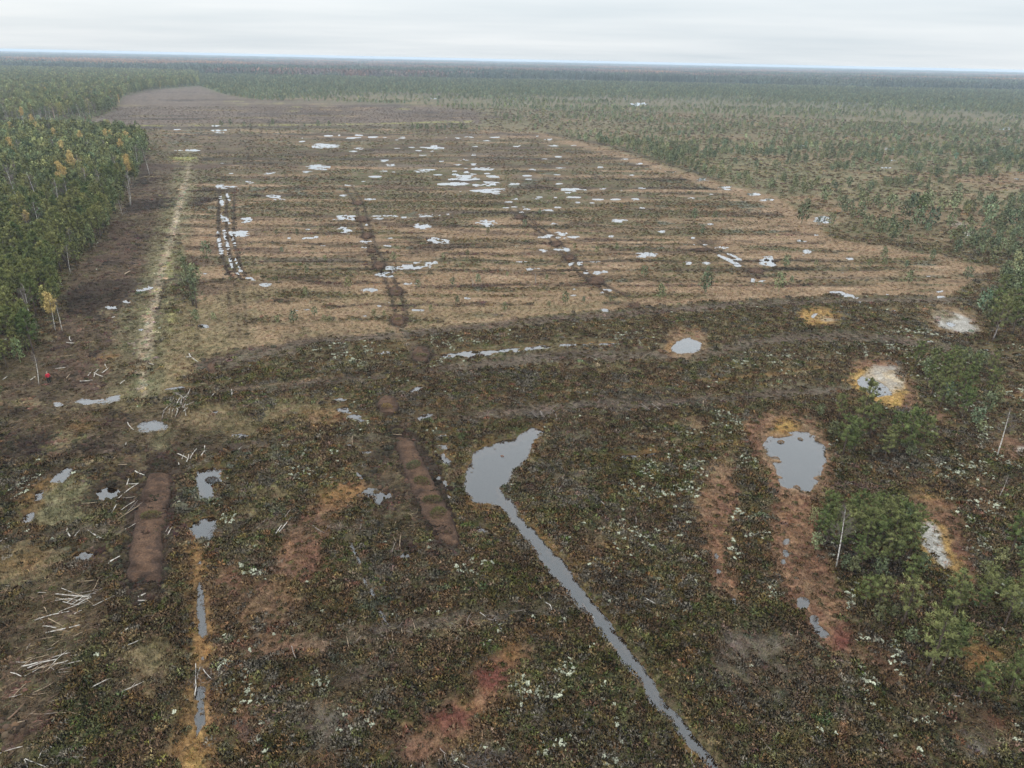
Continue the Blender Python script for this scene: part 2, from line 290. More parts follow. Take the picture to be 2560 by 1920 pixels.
# mossy hollows and pool rims on the east side
L_('ORA', [(1168,920,8),(1160,955,9),(1135,1000,8)], 5, 7, .7)
L_('ORA', [(1006,1000,10),(1018,1040,12),(1030,1090,12),(1070,1100,12),(1100,1100,8)], 6, 9, .65)
L_('ORA', [(1022,975,6),(1050,955,6),(1090,940,6)], 5, 6, .5)
L_('ORA', [(1106,1127,5),(1161,1199,5),(1226,1281,5),(1296,1366,4),(1378,1469,4),(1448,1566,5),(1500,1640,12)], 5, 6, .55)
L_('ORA', [(1130,1112,5),(1186,1175,5),(1260,1270,5),(1330,1352,3)], 5, 6, .45)
E_('ORA', 1270, 1235, 60, 60, 0, 12, 16, .7); E_('RED', 1300, 1200, 90, 70, 20, 14, 18, .45); E_('OLT', 1290, 1160, 50, 60, 0, 14, 16, .5)
P_('RED', [(1500,1100),(1520,1060),(1535,1000),(1570,990),(1600,1060),(1595,1110),(1570,1160),(1580,1230),(1600,1290),(1575,1310),(1535,1250),(1515,1180)], 10, 18, .85)
for x, y, w, h, o in ((1540,1020,60,50,.7),(1570,1000,40,60,.5),(1520,1100,50,50,.5),(1470,920,120,50,.5),(1410,950,90,24,.6)): E_('SED', x, y, w, h, 0, 12, 16, o*.7)
for x, y, w, h in ((1575,1105,30,50),(1550,1180,40,60),(1565,1250,40,60)): E_('RED', x, y, w, h, 0, 8, 10, .8)
P_('RED', [(1605,915),(1640,895),(1700,890),(1760,905),(1790,950),(1800,1000),(1790,1045),(1760,1075),(1770,1150),(1790,1240),(1830,1330),(1855,1400),(1850,1430),(1800,1420),(1740,1370),(1690,1290),(1660,1200),(1665,1120),(1672,1060),(1640,1000),(1610,960)], 8, 14, .9)
P_('SED', [(1640,900),(1720,895),(1780,940),(1798,1000),(1780,1060),(1745,1080),(1690,1060),(1640,990)], 8, 12, .55)
for x, y, w, h, p, o in ((1692,925,56,30,'YEL',.95),(1650,918,60,26,'RED',.5),(1720,1120,50,80,'RED',.7),(1700,1110,40,60,'CRI',.4),(1820,1380,50,60,'CRI',.45),(1800,1310,40,90,'SED',.4),(1745,1260,30,140,'SED',.35),(1760,1060,50,30,'SED',.7)): E_(p, x, y, w, h, 0, 8, 10, o)
E_('SED', 1480, 745, 100, 66, 0, 8, 8, .75); E_('RED', 1485, 722, 70, 16, 0, 6, 6, .6); E_('ORA', 1450, 755, 26, 40, 0, 5, 6, .5)
E_('ORA', 1769, 686, 90, 38, 4, 4, 4, .9); E_('YEL', 1769, 686, 82, 32, 4, 5, 4, .85); E_('PAL', 1785, 690, 34, 10, 8, 5, 4, .5)
E_('SED', 2045, 692, 150, 62, 8, 8, 10, .65); E_('PAL', 2062, 697, 96, 42, 14, 4, 7, .95); E_('OLT', 2040, 683, 60, 22, 10, 6, 7, .85)
P_('RED', [(1835,790),(1880,770),(1930,780),(1970,830),(1990,880),(1960,890),(1890,880),(1830,830)], 8, 12, .75)
P_('YEL', [(1828,825),(1850,800),(1900,795),(1950,812),(1960,850),(1945,880),(1890,870),(1840,845)], 6, 8, .95)
P_('PAL', [(1862,815),(1890,790),(1930,788),(1955,812),(1952,838),(1920,848),(1880,838)], 6, 10, .75)
E_('SED', 1760, 478, 110, 30, 0, 5, 8, .75); E_('SED', 2090, 492, 90, 24, 4, 5, 6, .7); E_('PAL', 2070, 486, 40, 9, 3, 3, 3, .7); E_('PAL', 2095, 505, 26, 7, 0, 3, 3, .7); E_('LIM', 2110, 508, 40, 9, 0, 4, 4, .5)
P_('RED', [(1965,1080),(2000,1060),(2060,1090),(2090,1150),(2110,1230),(2100,1270),(2060,1250),(2030,1230),(1990,1160)], 10, 16, .8)
P_('YEL', [(1968,1128),(1995,1116),(2040,1135),(2060,1190),(2090,1240),(2080,1260),(2030,1240),(1990,1200)], 7, 9, .7)
P_('PAL', [(1985,1132),(2012,1130),(2030,1155),(2045,1195),(2058,1222),(2040,1230),(2012,1205),(1992,1178)], 4, 7, .97)
E_('YEL', 2002, 1070, 50, 22, 10, 7, 8, .7); E_('RED', 2185, 970, 90, 50, 10, 8, 10, .8); E_('PAL', 2210, 975, 26, 20, 0, 4, 4, .8); E_('SED', 2150, 950, 60, 30, 30, 8, 8, .6)
for x, y, w, h, p, o in ((2030,900,40,50,'RED',.6),(2010,930,60,30,'SED',.4),(2018,1030,24,50,'ORA',.5),(2100,1060,90,22,'RED',.45),(2180,1040,60,40,'RED',.4),(2130,1100,80,30,'SED',.3),(2180,850,80,40,'ORA',.3),
   (1960,1470,120,90,'RED',.5),(1900,1430,90,60,'RED',.55),(1990,1530,120,90,'BRN',.5),(2120,1420,120,100,'ORA',.45),(2060,1350,140,60,'RED',.25),(2100,1580,200,120,'BRN',.6),(2150,1560,60,40,'CRI',.35),(2110,1620,50,60,'MUD',.4),(1850,1430,60,60,'SED',.4),(1820,1580,40,60,'CRI',.35),(1960,1640,120,40,'RED',.35)): E_(p, x, y, w, h, 15, 14, 18, o)
L_('ORA', [(1290,990,4),(1360,984,5),(1420,975,5),(1500,968,5),(1600,960,6)], 4, 5, .6)
# leafless shrub mats (grey)
for x, y, w, h, o in ((1650,1440,230,150,.85),(1600,1400,130,60,.6),(1230,950,140,60,.6),(1200,1040,180,50,.7),(1220,1060,160,70,.5),(1270,895,160,26,.7),(1350,850,160,30,.6),(1340,880,90,40,.6),(880,1250,190,90,.65),(960,1200,120,40,.4),(830,1230,120,50,.5),
   (700,1560,130,110,.4),(780,1450,160,80,.4),(850,1600,130,60,.4),(1030,860,180,16,.5),(1200,830,260,16,.3),(1130,800,220,14,.4),(1020,1010,60,30,.3),(1420,1030,120,50,.35),(1370,1120,160,60,.35),(1800,760,160,30,.3),(1700,740,120,18,.5),(1950,740,120,16,.5),(1880,940,60,20,.3),(1820,1540,140,80,.3),(1890,1045,130,30,.5),(90,1160,180,24,.4)):
    E_('GRY', x, y, w*1.1, h*1.1, 0, 24, 60, o*.75)
L_('PUR', [(1640,740,8),(1760,722,10),(1880,730,9),(1960,745,8),(2100,760,8),(2180,775,7)], 6, 8, .6)
E_('PUR', 1935, 695, 60, 18, 0, 6, 6, .6)
for x, y, w, h in ((1450,930,80,40),(1330,980,60,30),(1400,1010,80,30),(1270,1090,80,30),(1640,1260,50,50),(1590,1340,90,40),(800,1330,60,30),(960,1480,60,40),(1700,1490,60,50),(1460,1640,80,30),(560,1010,90,30),(1780,1560,60,60)): E_('GRN', x, y, w, h, 0, 16, 18, .5)

LICH = [(540,1240,60,50,1),(520,1215,40,30,.8),(590,1210,30,40,.8),(565,1340,30,24,.9),(570,1330,20,40,.6),(690,990,60,24,.9),(650,1020,40,16,.8),(640,1045,30,12,.7),(1040,1210,40,30,.9),(1060,1170,40,40,.7),(1010,1230,40,40,.7),(1140,1490,50,40,1),(1160,1540,60,60,1),(1090,1590,70,40,1),(1070,1615,50,24,1),(1240,1465,50,50,1),(1270,1490,40,40,.9),(1240,1560,50,40,.9),(1290,1560,40,60,.9),(1360,1630,30,30,.9),(1270,1640,90,40,.8),(1180,1610,50,50,.7),
  (1420,920,36,18,1),(1440,1020,60,30,.8),(1390,1050,80,30,.8),(1450,1070,70,40,.7),(1330,1130,40,24,.9),(1280,1125,36,16,.9),(1390,1180,70,40,.8),(1440,1210,50,60,.9),(1480,1230,40,40,.8),(1560,1130,20,30,.4),(1600,1110,40,60,.8),(1600,1190,40,60,1),(1610,1240,40,40,1),(1640,1160,30,40,.7),(1520,930,60,20,.7),(1590,910,70,24,.6),(1540,980,80,16,.8),(1500,1000,50,24,.7),(1600,1000,70,20,.7),(1530,1030,40,30,.6),(1660,1270,24,20,1),(1665,1290,24,20,.8),
  (2080,1000,90,60,.9),(2110,970,70,50,.8),(2160,1010,60,24,.9),(2070,1120,40,60,.9),(2090,1180,50,60,.9),(2110,1140,40,70,.7),(2130,1090,50,30,.9),(2090,1070,30,16,1),(1840,1310,30,40,1),(1870,1340,60,30,.9),(1870,1390,40,30,.9),(1910,1420,60,40,.9),(1960,1450,80,24,.8),(1900,1520,40,24,1),(2000,1570,40,50,1),(2010,1620,40,60,.9),(2040,1600,60,40,.5),(2190,1590,30,30,.9),(2080,1520,60,40,.5),(1880,1480,80,30,.6),(1960,720,120,30,.5),(1880,760,120,24,.5),(2010,790,90,40,.4),
  (760,760,90,16,.9),(700,745,60,10,.8),(800,780,120,16,.7),(1000,740,90,18,.8),(1060,735,60,14,.7),(950,790,60,14,.6),(600,745,60,10,.7),(60,1060,40,60,.6),(40,1120,40,40,.5),(480,1090,24,20,.7),(500,1130,30,20,.6),(480,1350,30,40,.7),(500,1380,40,30,.8),(540,1400,40,40,.5),(480,1470,40,60,.6),(560,1500,60,60,.6),(570,1600,60,60,.7),(640,1590,40,60,.7),(690,1480,40,30,.6),(760,1540,60,50,.6),(850,1490,40,20,.8),(1360,730,60,20,.6),(1600,780,80,20,.4),(1720,790,70,24,.5),(920,1330,60,16,.9),(960,1325,40,14,.8),(1430,960,50,14,.8),(1300,1230,30,24,.6),(1760,1420,30,30,.4),(2200,860,40,40,.5),(2100,900,100,60,.5)]

# ------------------------------------------------------------------ survey: water
WAT = []   # (name, kind, data, amp, patch)
def W_e(cx, cy, w, h, ang=0, amp=None, patch=0.0, name='bog_puddle'): WAT.append((name, 'e', (cx, cy, w, h, ang), amp if amp is not None else min(.34*h, 5), patch))
def W_p(pts, amp=3, patch=0.0, name='bog_pool'): WAT.append((name, 'p', pts, amp, patch))
def W_l(pts, amp=2, patch=0.0, name='ditch_water'): WAT.append((name, 'l', pts, amp, patch))
W_p([(1148,924),(1106,950),(1073,954),(1043,964),(1023,979),(1018,999),(1004,1027),(1002,1049),(1013,1069),(1022,1084),(1050,1090),(1075,1092),(1093,1104),(1106,1127),(1128,1157),(1161,1199),(1188,1244),(1201,1249),(1226,1281),(1253,1314),(1281,1339),(1296,1366),(1318,1399),(1341,1429),(1378,1469),(1403,1516),(1448,1566),(1491,1614),(1528,1659),(1560,1700),(1590,1700),(1556,1659),(1536,1629),(1503,1591),(1463,1539),(1428,1496),(1401,1459),(1368,1411),(1326,1354),(1291,1314),(1266,1286),(1241,1249),(1236,1237),(1213,1207),(1181,1177),(1156,1139),(1123,1114),(1106,1079),(1088,1064),(1078,1054),(1098,1042),(1108,1022),(1121,1007),(1138,989),(1156,954),(1176,932)], 5, 1.5, 'bog_pool')
W_p([(1643,966),(1660,944),(1709,934),(1751,929),(1766,944),(1784,964),(1786,994),(1776,1029),(1748,1058),(1719,1063),(1689,1047),(1679,1019),(1671,1001)], 5, 5)
W_p([(1448,752),(1462,735),(1490,728),(1516,740),(1512,756),(1495,764),(1465,766),(1450,760)], 3, 1)
W_p([(1846,826),(1862,812),(1892,822),(1918,836),(1926,852),(1898,857),(1868,842)], 3, 2)
W_p([(417,1040),(425,1008),(487,1006),(480,1030),(483,1045),(464,1050),(462,1078),(430,1077),(428,1056)], 3, 4)
W_p([(390,1130),(420,1118),(440,1108),(470,1110),(472,1130),(460,1165),(430,1166),(410,1150)], 3, 9)
W_p([(108,1040),(122,1022),(143,1007),(160,1012),(148,1028),(136,1041)], 3, 0)
W_p([(197,1076),(210,1056),(232,1049),(260,1057),(258,1075),(225,1080)], 3, 3)
W_p([(150,1203),(165,1190),(190,1187),(212,1198),(200,1207),(165,1208)], 3, 1)
W_p([(160,867),(180,860),(205,864),(232,856),(262,852),(258,866),(225,872),(205,870),(180,875)], 3, 3)
W_p([(780,1060),(795,1052),(830,1054),(850,1068),(838,1095),(815,1102),(798,1090),(785,1078)], 4, 10)
W_p([(1023,1140),(1036,1135),(1050,1141),(1065,1143),(1060,1153),(1035,1148)], 2, 1)
W_p([(895,905),(912,894),(940,890),(928,903),(912,908)], 2, 1)
W_p([(875,846),(888,838),(902,829),(915,834),(905,843),(890,850)], 2, 1)
W_l([(432,1215,3),(432,1250,3),(434,1330,7),(440,1400,9),(443,1420,8)], 4, 7)
W_l([(432,1488,10),(430,1530,10),(432,1560,10),(425,1590,7)], 4, 8)
W_l([(757,1172,5),(766,1190,4),(775,1210,4),(785,1240,4),(792,1265,4)], 2, 2)
W_l([(800,1268,4),(806,1286,5)], 2, 2); W_l([(820,1315,5),(830,1336,6),(838,1352,5)], 2, 2)
W_l([(953,768,5),(1010,764,7),(1060,760,8),(1106,755,6),(1170,748,5),(1230,744,3),(1331,740,2.4)], 2, 3)
W_l([(1318,989,3),(1345,987,3.5),(1400,982,3),(1420,978,2)], 2, 3)
W_l([(470,402,5),(500,404,4),(520,406,3)], 2, 3)
for a, b in (((470,503),(478,545)),((484,497),(492,535)),((497,500),(508,530)),((476,425),(480,440)),((492,545),(503,580)),((508,560),(520,585)),((478,463),(482,475)),((488,470),(494,482)),((512,590),(550,604)),((490,420),(495,432))):
    W_l([(a[0], a[1], 3.6), (b[0], b[1], 4.2)], 2, 4, 'rut_water')
W_l([(2155,771,3),(2185,766,4),(2215,762,4)], 2, 2); W_l([(1795,632,3),(1815,632,4),(1828,638,5),(1852,643,4)], 2, 2)
W_l([(960,1040,3),(968,1062,4),(974,1078,3)], 2, 2)
W_l([(1553,551,3),(1572,560,4),(1592,572,5),(1600,574,3)], 1, 1, 'rut_water'); W_l([(1572,547,2),(1600,560,3)], 1, 1, 'rut_water')
for x, y, w, h, a, pt in ((123,873,24,9,0,0),(383,838,56,8,-4,3),(320,918,92,26,-6,12),(245,957,40,12,0,8),(195,1014,26,10,0,2),(745,863,40,7,0,1),(752,884,48,14,0,7),(765,899,26,9,0,1),(778,908,20,8,0,1),(760,963,20,8,20,2),(775,1027,22,10,30,2),(793,975,24,5,0,2),(963,990,22,12,40,2),(958,964,14,7,20,1),(965,940,30,6,0,2),(875,1200,16,12,0,2),(880,1185,18,7,0,2),(942,1035,8,12,50,1),(522,942,36,9,0,3),(470,888,24,7,0,3),(407,1134,20,16,30,3),(80,1070,30,22,-30,8),(60,1115,28,16,-30,6),
   (1700,1172,18,22,40,5),(1722,1250,28,16,30,6),(1735,1303,30,24,40,7),(1763,1335,26,26,40,7),(1776,1365,40,24,30,7),(1692,1215,14,16,0,4),(1700,1190,10,20,0,4),(1548,1205,10,20,-20,2),(1552,1232,12,12,0,2),(1585,1296,10,14,30,2),(1588,1302,8,10,0,1),(1440,1300,6,6,0,0),(1773,475,40,16,-6,2),(1755,683,22,8,-30,2),(2055,700,20,8,10,3),(2027,1170,10,20,20,2),
   (532,475,34,13,-8,4),(522,505,36,16,-10,4),(240,664,26,14,-10,3),(268,650,26,7,0,2),(439,704,17,8,0,1),(305,711,10,7,0,1),(313,622,40,8,-10,3),(440,590,16,4,0,1)):
    W_e(x, y, w, h, a, None, pt)
def many(fn, s, k, hk, patch=1.5):
    for it in s.split():
        v = [float(q) for q in it.split(',')]
        X, Y = fn(v[0], v[1]); w = v[2]*k; h = v[3]*k if len(v) > 3 else max(w*hk, 2.4)
        kk = .82 if Y < 425 else 1.0
        W_e(X, Y, w*kk*1.05, h*kk, 0, .40*h, patch*1.6 if h > 6 else 1.6)
many(lambda a, b: T(1, a, b), '120,952,70 90,972,60 285,884,30 405,880,60 365,902,50 600,948,130 590,970,50 500,968,70 535,998,70 880,944,60 825,879,50 680,880,40 860,993,60 1145,940,70 1375,937,110 1510,937,60,14 1605,960,50,18 1340,895,50 1270,875,25 1115,817,40 285,1033,70 330,1064,100 280,1095,80 340,1106,50 570,1097,180 760,1060,70 650,1036,70 780,1028,90 890,1085,240,14 810,1105,70 1125,1055,40 1245,1087,105 1410,1081,80 860,1055,80 1925,1050,50 2070,1082,60 2135,1105,90,20 1880,1125,50 1670,1073,60 795,1140,160 750,1184,110 970,1182,120 985,1132,80 1120,1184,70 1410,1178,80 150,1165,40 60,1190,80 1735,1185,40 950,1225,220 1490,1222,130 1580,1222,50 1690,1215,60 1810,1222,40 1935,1210,70 1830,1020,60 800,590,90 1120,643,60 1930,670,120 600,632,60 1320,1020,60 690,993,40', .3359, .2)
many(lambda a, b: T(0, a, b), '1390,808,50 1420,835,120 1410,849,60 1945,888,15 1480,885,40 1130,965,90,10 1240,967,90 1490,958,90 2095,940,170,30 1950,965,30 2040,980,50 1430,1048,60 2030,1072,180 1970,1107,90 1490,1115,70 1740,1115,90,20 1590,1165,100 1140,832,40 1960,800,20 2030,845,20 1950,910,40', .3359, .18)
many(lambda a, b: T(2, a, b), '780,930,110 1355,955,90 1560,980,110 1690,987,80 1600,945,80 1280,1027,70 1360,1030,70 1330,1080,100 1350,666,55 1075,660,30 1140,668,30 1190,706,50 2090,826,110 465,882,20 1605,900,60 140,1153,90,28 300,1204,110,28 2180,1153,60 1780,1092,40', .3359, .16)
many(lambda a, b: Z(1, 1, a, b), '170,42,150,35 760,30,80 985,60,80,15 770,215,230,44 1130,205,260,18 1460,195,240,25 1650,190,80 780,330,120,70 1440,295,140,40 1995,270,140,50 1580,420,170,40 570,460,110,30 945,428,100,24 1150,463,80,20 930,470,50,40 1330,645,260,40 1450,610,200,34 1160,660,100,50 1090,700,130,70 1170,720,90,28 975,845,120,26 1310,790,130,22 160,690,50 90,800,90,28 440,1010,60,14 350,1020,40,12 1055,980,40,14 940,1065,70,18 1400,1018,90,12 1080,1385,130,26 240,1370,120,18 1690,1355,40,18 1150,395,120,12 450,322,60,20 2180,85,80,28 1060,225,80,18 955,280,40,26 1520,660,60,10 1155,950,40,18 1835,915,50,12 2185,870,40,12', .25, .22, 2.5)
many(lambda a, b: Z(2, 1, a, b), '490,5,90,20 30,62,80,15 125,147,70 320,157,130,36 60,173,60 370,270,120,20 410,357,110,32 930,243,110,24 1130,132,100,20 1070,65,70,14 1720,17,70,14 1550,50,90 2090,17,110,24 2180,70,70 1390,247,85,18 1430,298,50 1300,340,90,28 1560,398,40,18 1580,450,80,24 1660,452,60,18 1820,480,110,18 1150,545,180,44 1500,610,120,28 1675,615,55,22 270,508,60,28 150,660,150,26 710,603,110,24 510,618,50,40 590,615,46,34 640,695,50,40 750,695,150,28 400,495,60,30 470,490,60,30 90,600,150,16 540,835,50 830,845,80,32 780,865,40,14 530,890,45,12 800,1020,70,24 2080,760,50,54 2170,770,70,28 2180,590,90,70 1940,580,90,40 320,370,70,24', .25, .22, 2.5)
many(lambda a, b: Z(3, 1, a, b), '15,60,70,30 450,245,160,50 20,600,90,80 330,525,130,36 700,573,70,28 410,370,90,16 290,420,90,18 630,695,60 1080,1022,50,14 1870,1360,100,14 1410,1285,80,16 1750,370,70,20 2180,540,80,10 1030,883,40,10 785,948,90,14 1470,858,80,20 1500,902,60,28 1390,725,60,14', .25, .2, 2)

_w = random.Random(77)
for k in range(26):                            # rows of small puddles left in the old furrows
    _y = 292+_w.random()**1.2*230; _x = _w.uniform(560, 1080+(_y-285)*2.4)
    for j in range(_w.randint(1, 4)): W_e(_x+j*_w.uniform(18, 40), _y+_w.uniform(-1.5, 1.5), _w.uniform(8, 26), _w.uniform(2.4, 3.8)*(.6+_y/800), 0, 1.2, 0)

# ------------------------------------------------------------------ ground evaluation
def bbox(kind, d, pad):
    if kind == 'e':
        r = max(d[2], d[3])/2+pad
        if abs(d[4]) < 1: return d[0]-d[2]/2-pad, d[0]+d[2]/2+pad, d[1]-d[3]/2-pad, d[1]+d[3]/2+pad
        return d[0]-r, d[0]+r, d[1]-r, d[1]+r
    A = np.array([p[:2] for p in d]); w = max([p[2] for p in d]) if kind == 'l' else 0
    return A[:, 0].min()-pad-w, A[:, 0].max()+pad+w, A[:, 1].min()-pad-w, A[:, 1].max()+pad+w
def sdf(kind, d, px, py):
    return sd_ell(px, py, *d) if kind == 'e' else (sd_poly(px, py, d) if kind == 'p' else sd_line(px, py, d))
class Surf: pass
def hy_of(px): return 121.9+0.0208*(px-600)      # where the plain ends, for distance bands

def surface(x, y):
    S = Surf(); x = np.asarray(x, float); y = np.asarray(y, float)
    px, py = proj(x, y); S.px, S.py = px, py
    r = np.hypot(x, y); S.r = r
    nE = fbm(x, y, 1.3, 3, 3); nE2 = fbm(x, y, 5.0, 5, 3); nE3 = fbm(x, y, 16.0, 6, 3)
    far = ss(120, 320, r); vfar = ss(350, 700, r)
    nF = fbm(x, y, 3.0, 4, 3, 2.6)
    nedge = (nE*.5+nE2*.5)*(1-far)+(nE2*.25+nE3*.25+nF*.5)*far - .5
    t1 = fbm(x, y, .7, 11, 3); t2 = fbm(x, y, 3.2, 12, 3); t3 = fbm(x, y, 12, 13, 3); t4 = fbm(x, y, 60, 14, 3)
    tt = (t1*.24+t2*.44+t3*.32)*(1-far)+(t2*.3+t3*.4+t4*.3)*far
    tt = np.clip(.5+(tt-.5)*3.0, 0, 1)
    # base cover: heather near, pine bog in the middle distance, dark woodland floor far away
    col = palcol('HEA', tt)
    cls = np.zeros(x.shape, int)
    bogt = np.clip(.5+((t2*.3+fbm(x, y, 26, 15, 3, 1.6)*.7)-.5)*3.2, 0, 1)
    w = ss(150, 330, r)[:, None]*.8
    col = col*(1-w)+palcol('BOG', bogt)*w
    tanw = (ss(.58, .68, fbm(x, y, 24, 16, 4, 1.8))*ss(190, 320, r)*(1-.55*vfar)*.75)[:, None]
    col = col*(1-tanw)+palcol('SED', tt)*tanw*.9
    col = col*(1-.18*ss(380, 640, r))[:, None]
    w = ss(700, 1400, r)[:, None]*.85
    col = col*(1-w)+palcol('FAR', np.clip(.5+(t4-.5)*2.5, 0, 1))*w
    ov = (ss(70, 140, r)*ss(330, 200, r)*np.clip(.34+(t3-.5)*3.2+(t2-.5)*1.2, 0, .85))[:, None]
    col = col*(1-ov)+palcol('OLT', tt)*.72*ov
    # cut-over field: dark heath strips and tan sedge
    fb = sd_poly(px, py, FIELD)+nedge*14
    fw = ss(4, -4, fb)
    S.field = fw
    tl = fbm(x, y, 6.5, 21, 4, 3.6)*.5+fbm(x, y, 2.6, 22, 3, 6.0)*.5
    yb = y-.05*x+2.2*(t3-.5)*2
    band = vnoise(yb/8.5, yb*0+.5, 91)*.65+vnoise(yb/3.7, yb*0+.5, 92)*.35
    tan = ss(.495, .555, tl*.55+band*.45+np.interp(py, [280, 330, 420, 480, 600, 720], [-.02, -.07, -.08, -.02, .04, .04]))
    dark = palcol('HEA', tt)*np.array([1.05, 1.05, 1.15])+.003
    fcol = dark*(1-tan[:, None])+palcol('SED', np.clip(.5+(t2*.5+tl*.5-.5)*3, 0, 1))*tan[:, None]
    pk = ss(.62, .72, fbm(x, y, 7, 23, 3, 2.2))[:, None]*.75
    fcol = fcol*(1-pk)+palcol('PEA', tt)*pk
    col = col*(1-fw[:, None])+fcol*fw[:, None]
    cls = np.where((fw > .5) & (tan > .5), 1, cls)
    for kind, pal, d, fe, amp, op, lam in LAY:
        x0, x1, y0, y1 = bbox(kind, d, fe+amp)
        idx = np.nonzero((px > x0) & (px < x1) & (py > y0) & (py < y1))[0]
        if len(idx) == 0: continue
        s = sdf(kind, d, px[idx], py[idx])+nedge[idx]*amp*3.0
        mw = ss(fe, -fe, s)
        if op < .95:
            mw = mw*np.clip(op + (nE2[idx]-.5)*2.2*(1-op)*2 + (nE[idx]-.5)*1.4*(1-op)*2, 0, 1)
        mw = mw[:, None]
        col[idx] = col[idx]*(1-mw)+palcol(pal, tt[idx])*mw
        k = mw[:, 0] > .5
        cls[idx[k]] = CLS[pal]
    # lichen weight
    lw = np.zeros(x.shape)
    for cx_, cy_, w_, h_, o_ in LICH:
        idx = np.nonzero((abs(px-cx_) < w_*1.3) & (abs(py-cy_) < h_*1.3))[0]
        if len(idx): lw[idx] = np.maximum(lw[idx], o_*np.clip(1.25-np.hypot((px[idx]-cx_)/w_, (py[idx]-cy_)/h_)*1.1, 0, 1))
    S.lich = lw*(cls == 0)
    # water
    ws = np.full(x.shape, 60.0)
    for name, kind, d, amp, patch in WAT:
        x0, x1, y0, y1 = bbox(kind, d, 16)
        idx = np.nonzero((px > x0) & (px < x1) & (py > y0) & (py < y1))[0]
        if len(idx) == 0: continue
        s = sdf(kind, d, px[idx], py[idx])+nedge[idx]*amp*(4.6 if kind == 'e' else 3.2)
        if patch: s = s+np.maximum(nE[idx]-.52, 0)*patch*7
        ws[idx] = np.minimum(ws[idx], s)
    S.ws = ws
    S.rr = r
    # relief
    hum = fbm(x, y, 1.9, 31, 2); hum2 = fbm(x, y, .6, 32, 2)
    amp = np.where(cls == 0, .5, np.where(cls == 2, .34, np.where(cls == 3, .22, np.where(cls == 6, .02, .30))))
    amp = amp*(1-.6*fw)
    h = .02+amp*(ss(.3, .8, hum)*.8+hum2*.3)
    # wide soft swell of the mire so that hollows sit lower than ridges
    k = ss(0, 9, ws)
    h = h*(.12+.88*k)
    carve = ss(.8, -1.6, ws)
    h = h*(1-carve)-(.20+.35*ss(-1, -12, ws))*carve
    wet_shade = ss(3.5, .2, ws)[:, None]*.45
    col = col*(1-wet_shade)+col*.55*wet_shade
    bed = ss(.5, -1.0, ws)[:, None]; deep = ss(-2, -16, ws+(nE2-.5)*14)[:, None]
    bedc = palcol('ORA', tt)*.9*(1-deep)+np.array([.030, .024, .017])*deep
    bedc = bedc*(1-.5*ss(.45, .6, nE2)[:, None])+np.array([.045, .034, .022])*.5*ss(.45, .6, nE2)[:, None]
    col = col*(1-bed)+bedc*bed
    S.h = h; S.cls = cls; S.col = np.clip(col, .003, .8)
    return S

# ------------------------------------------------------------------ materials
def mat(name, col=(.5, .5, .5), rough=.85, spec=.2):
    mm = bpy.data.materials.new(name); mm.use_nodes = True
    b = mm.node_tree.nodes['Principled BSDF']
    b.inputs['Base Color'].default_value = (*col, 1); b.inputs['Roughness'].default_value = rough
    b.inputs['Specular IOR Level'].default_value = spec
    return mm, mm.node_tree, b
def nmul(t, a, b):
    n = t.nodes.new('ShaderNodeMix'); n.data_type = 'RGBA'; n.blend_type = 'MULTIPLY'; n.inputs[0].default_value = 1
    for i, v in ((6, a), (7, b)):
        if isinstance(v, tuple): n.inputs[i].default_value = v
        else: t.links.new(v, n.inputs[i])
    return n.outputs[2]
def noise_ramp(t, scale, lo, hi, detail=3, coord='Object', p0=.3, p1=.7):
    c = t.nodes.new('ShaderNodeTexCoord'); n = t.nodes.new('ShaderNodeTexNoise')
    n.inputs['Scale'].default_value = scale; n.inputs['Detail'].default_value = detail
    t.links.new(c.outputs[coord], n.inputs[0])
    q = t.nodes.new('ShaderNodeMapRange'); q.inputs[1].default_value = p0; q.inputs[2].default_value = p1
    q.inputs[3].default_value = lo; q.inputs[4].default_value = hi
    t.links.new(n.outputs[0], q.inputs[0]); return q.outputs[0], n.outputs[0]

M_GROUND, t, b = mat('bog_ground', rough=.95, spec=.12)
at = t.nodes.new('ShaderNodeAttribute'); at.attribute_name = 'col'
f1, _ = noise_ramp(t, 3.2, .55, 1.45, 5); f2, hn = noise_ramp(t, 11.0, .6, 1.4, 4)
cc = nmul(t, nmul(t, at.outputs['Color'], f1), f2)
t.links.new(cc, b.inputs['Base Color'])
bp = t.nodes.new('ShaderNodeBump'); bp.inputs['Strength'].default_value = .6; bp.inputs['Distance'].default_value = .08
t.links.new(hn, bp.inputs['Height']); t.links.new(bp.outputs[0], b.inputs['Normal'])

M_WATER = bpy.data.materials.new('bog_water'); M_WATER.use_nodes = True
t = M_WATER.node_tree; t.nodes.clear(); wo_ = t.nodes.new('ShaderNodeOutputMaterial'); wmx = t.nodes.new('ShaderNodeMixShader')
wtr = t.nodes.new('ShaderNodeBsdfTransparent'); wtr.inputs[0].default_value = (.62, .56, .48, 1)
wgl = t.nodes.new('ShaderNodeBsdfGlossy'); wgl.inputs['Roughness'].default_value = .03; wgl.inputs['Color'].default_value = (.95, .97, 1, 1)
wfr = t.nodes.new('ShaderNodeFresnel'); wfr.inputs['IOR'].default_value = 1.66
bp = t.nodes.new('ShaderNodeBump'); bp.inputs['Strength'].default_value = .012; bp.inputs['Distance'].default_value = .02
nn = t.nodes.new('ShaderNodeTexNoise'); nn.inputs['Scale'].default_value = .8
c_ = t.nodes.new('ShaderNodeTexCoord'); t.links.new(c_.outputs['Object'], nn.inputs[0])
t.links.new(nn.outputs[0], bp.inputs['Height'])
wk = t.nodes.new('ShaderNodeMath'); wk.operation = 'MULTIPLY'; wk.use_clamp = True; wk.inputs[1].default_value = 1.38
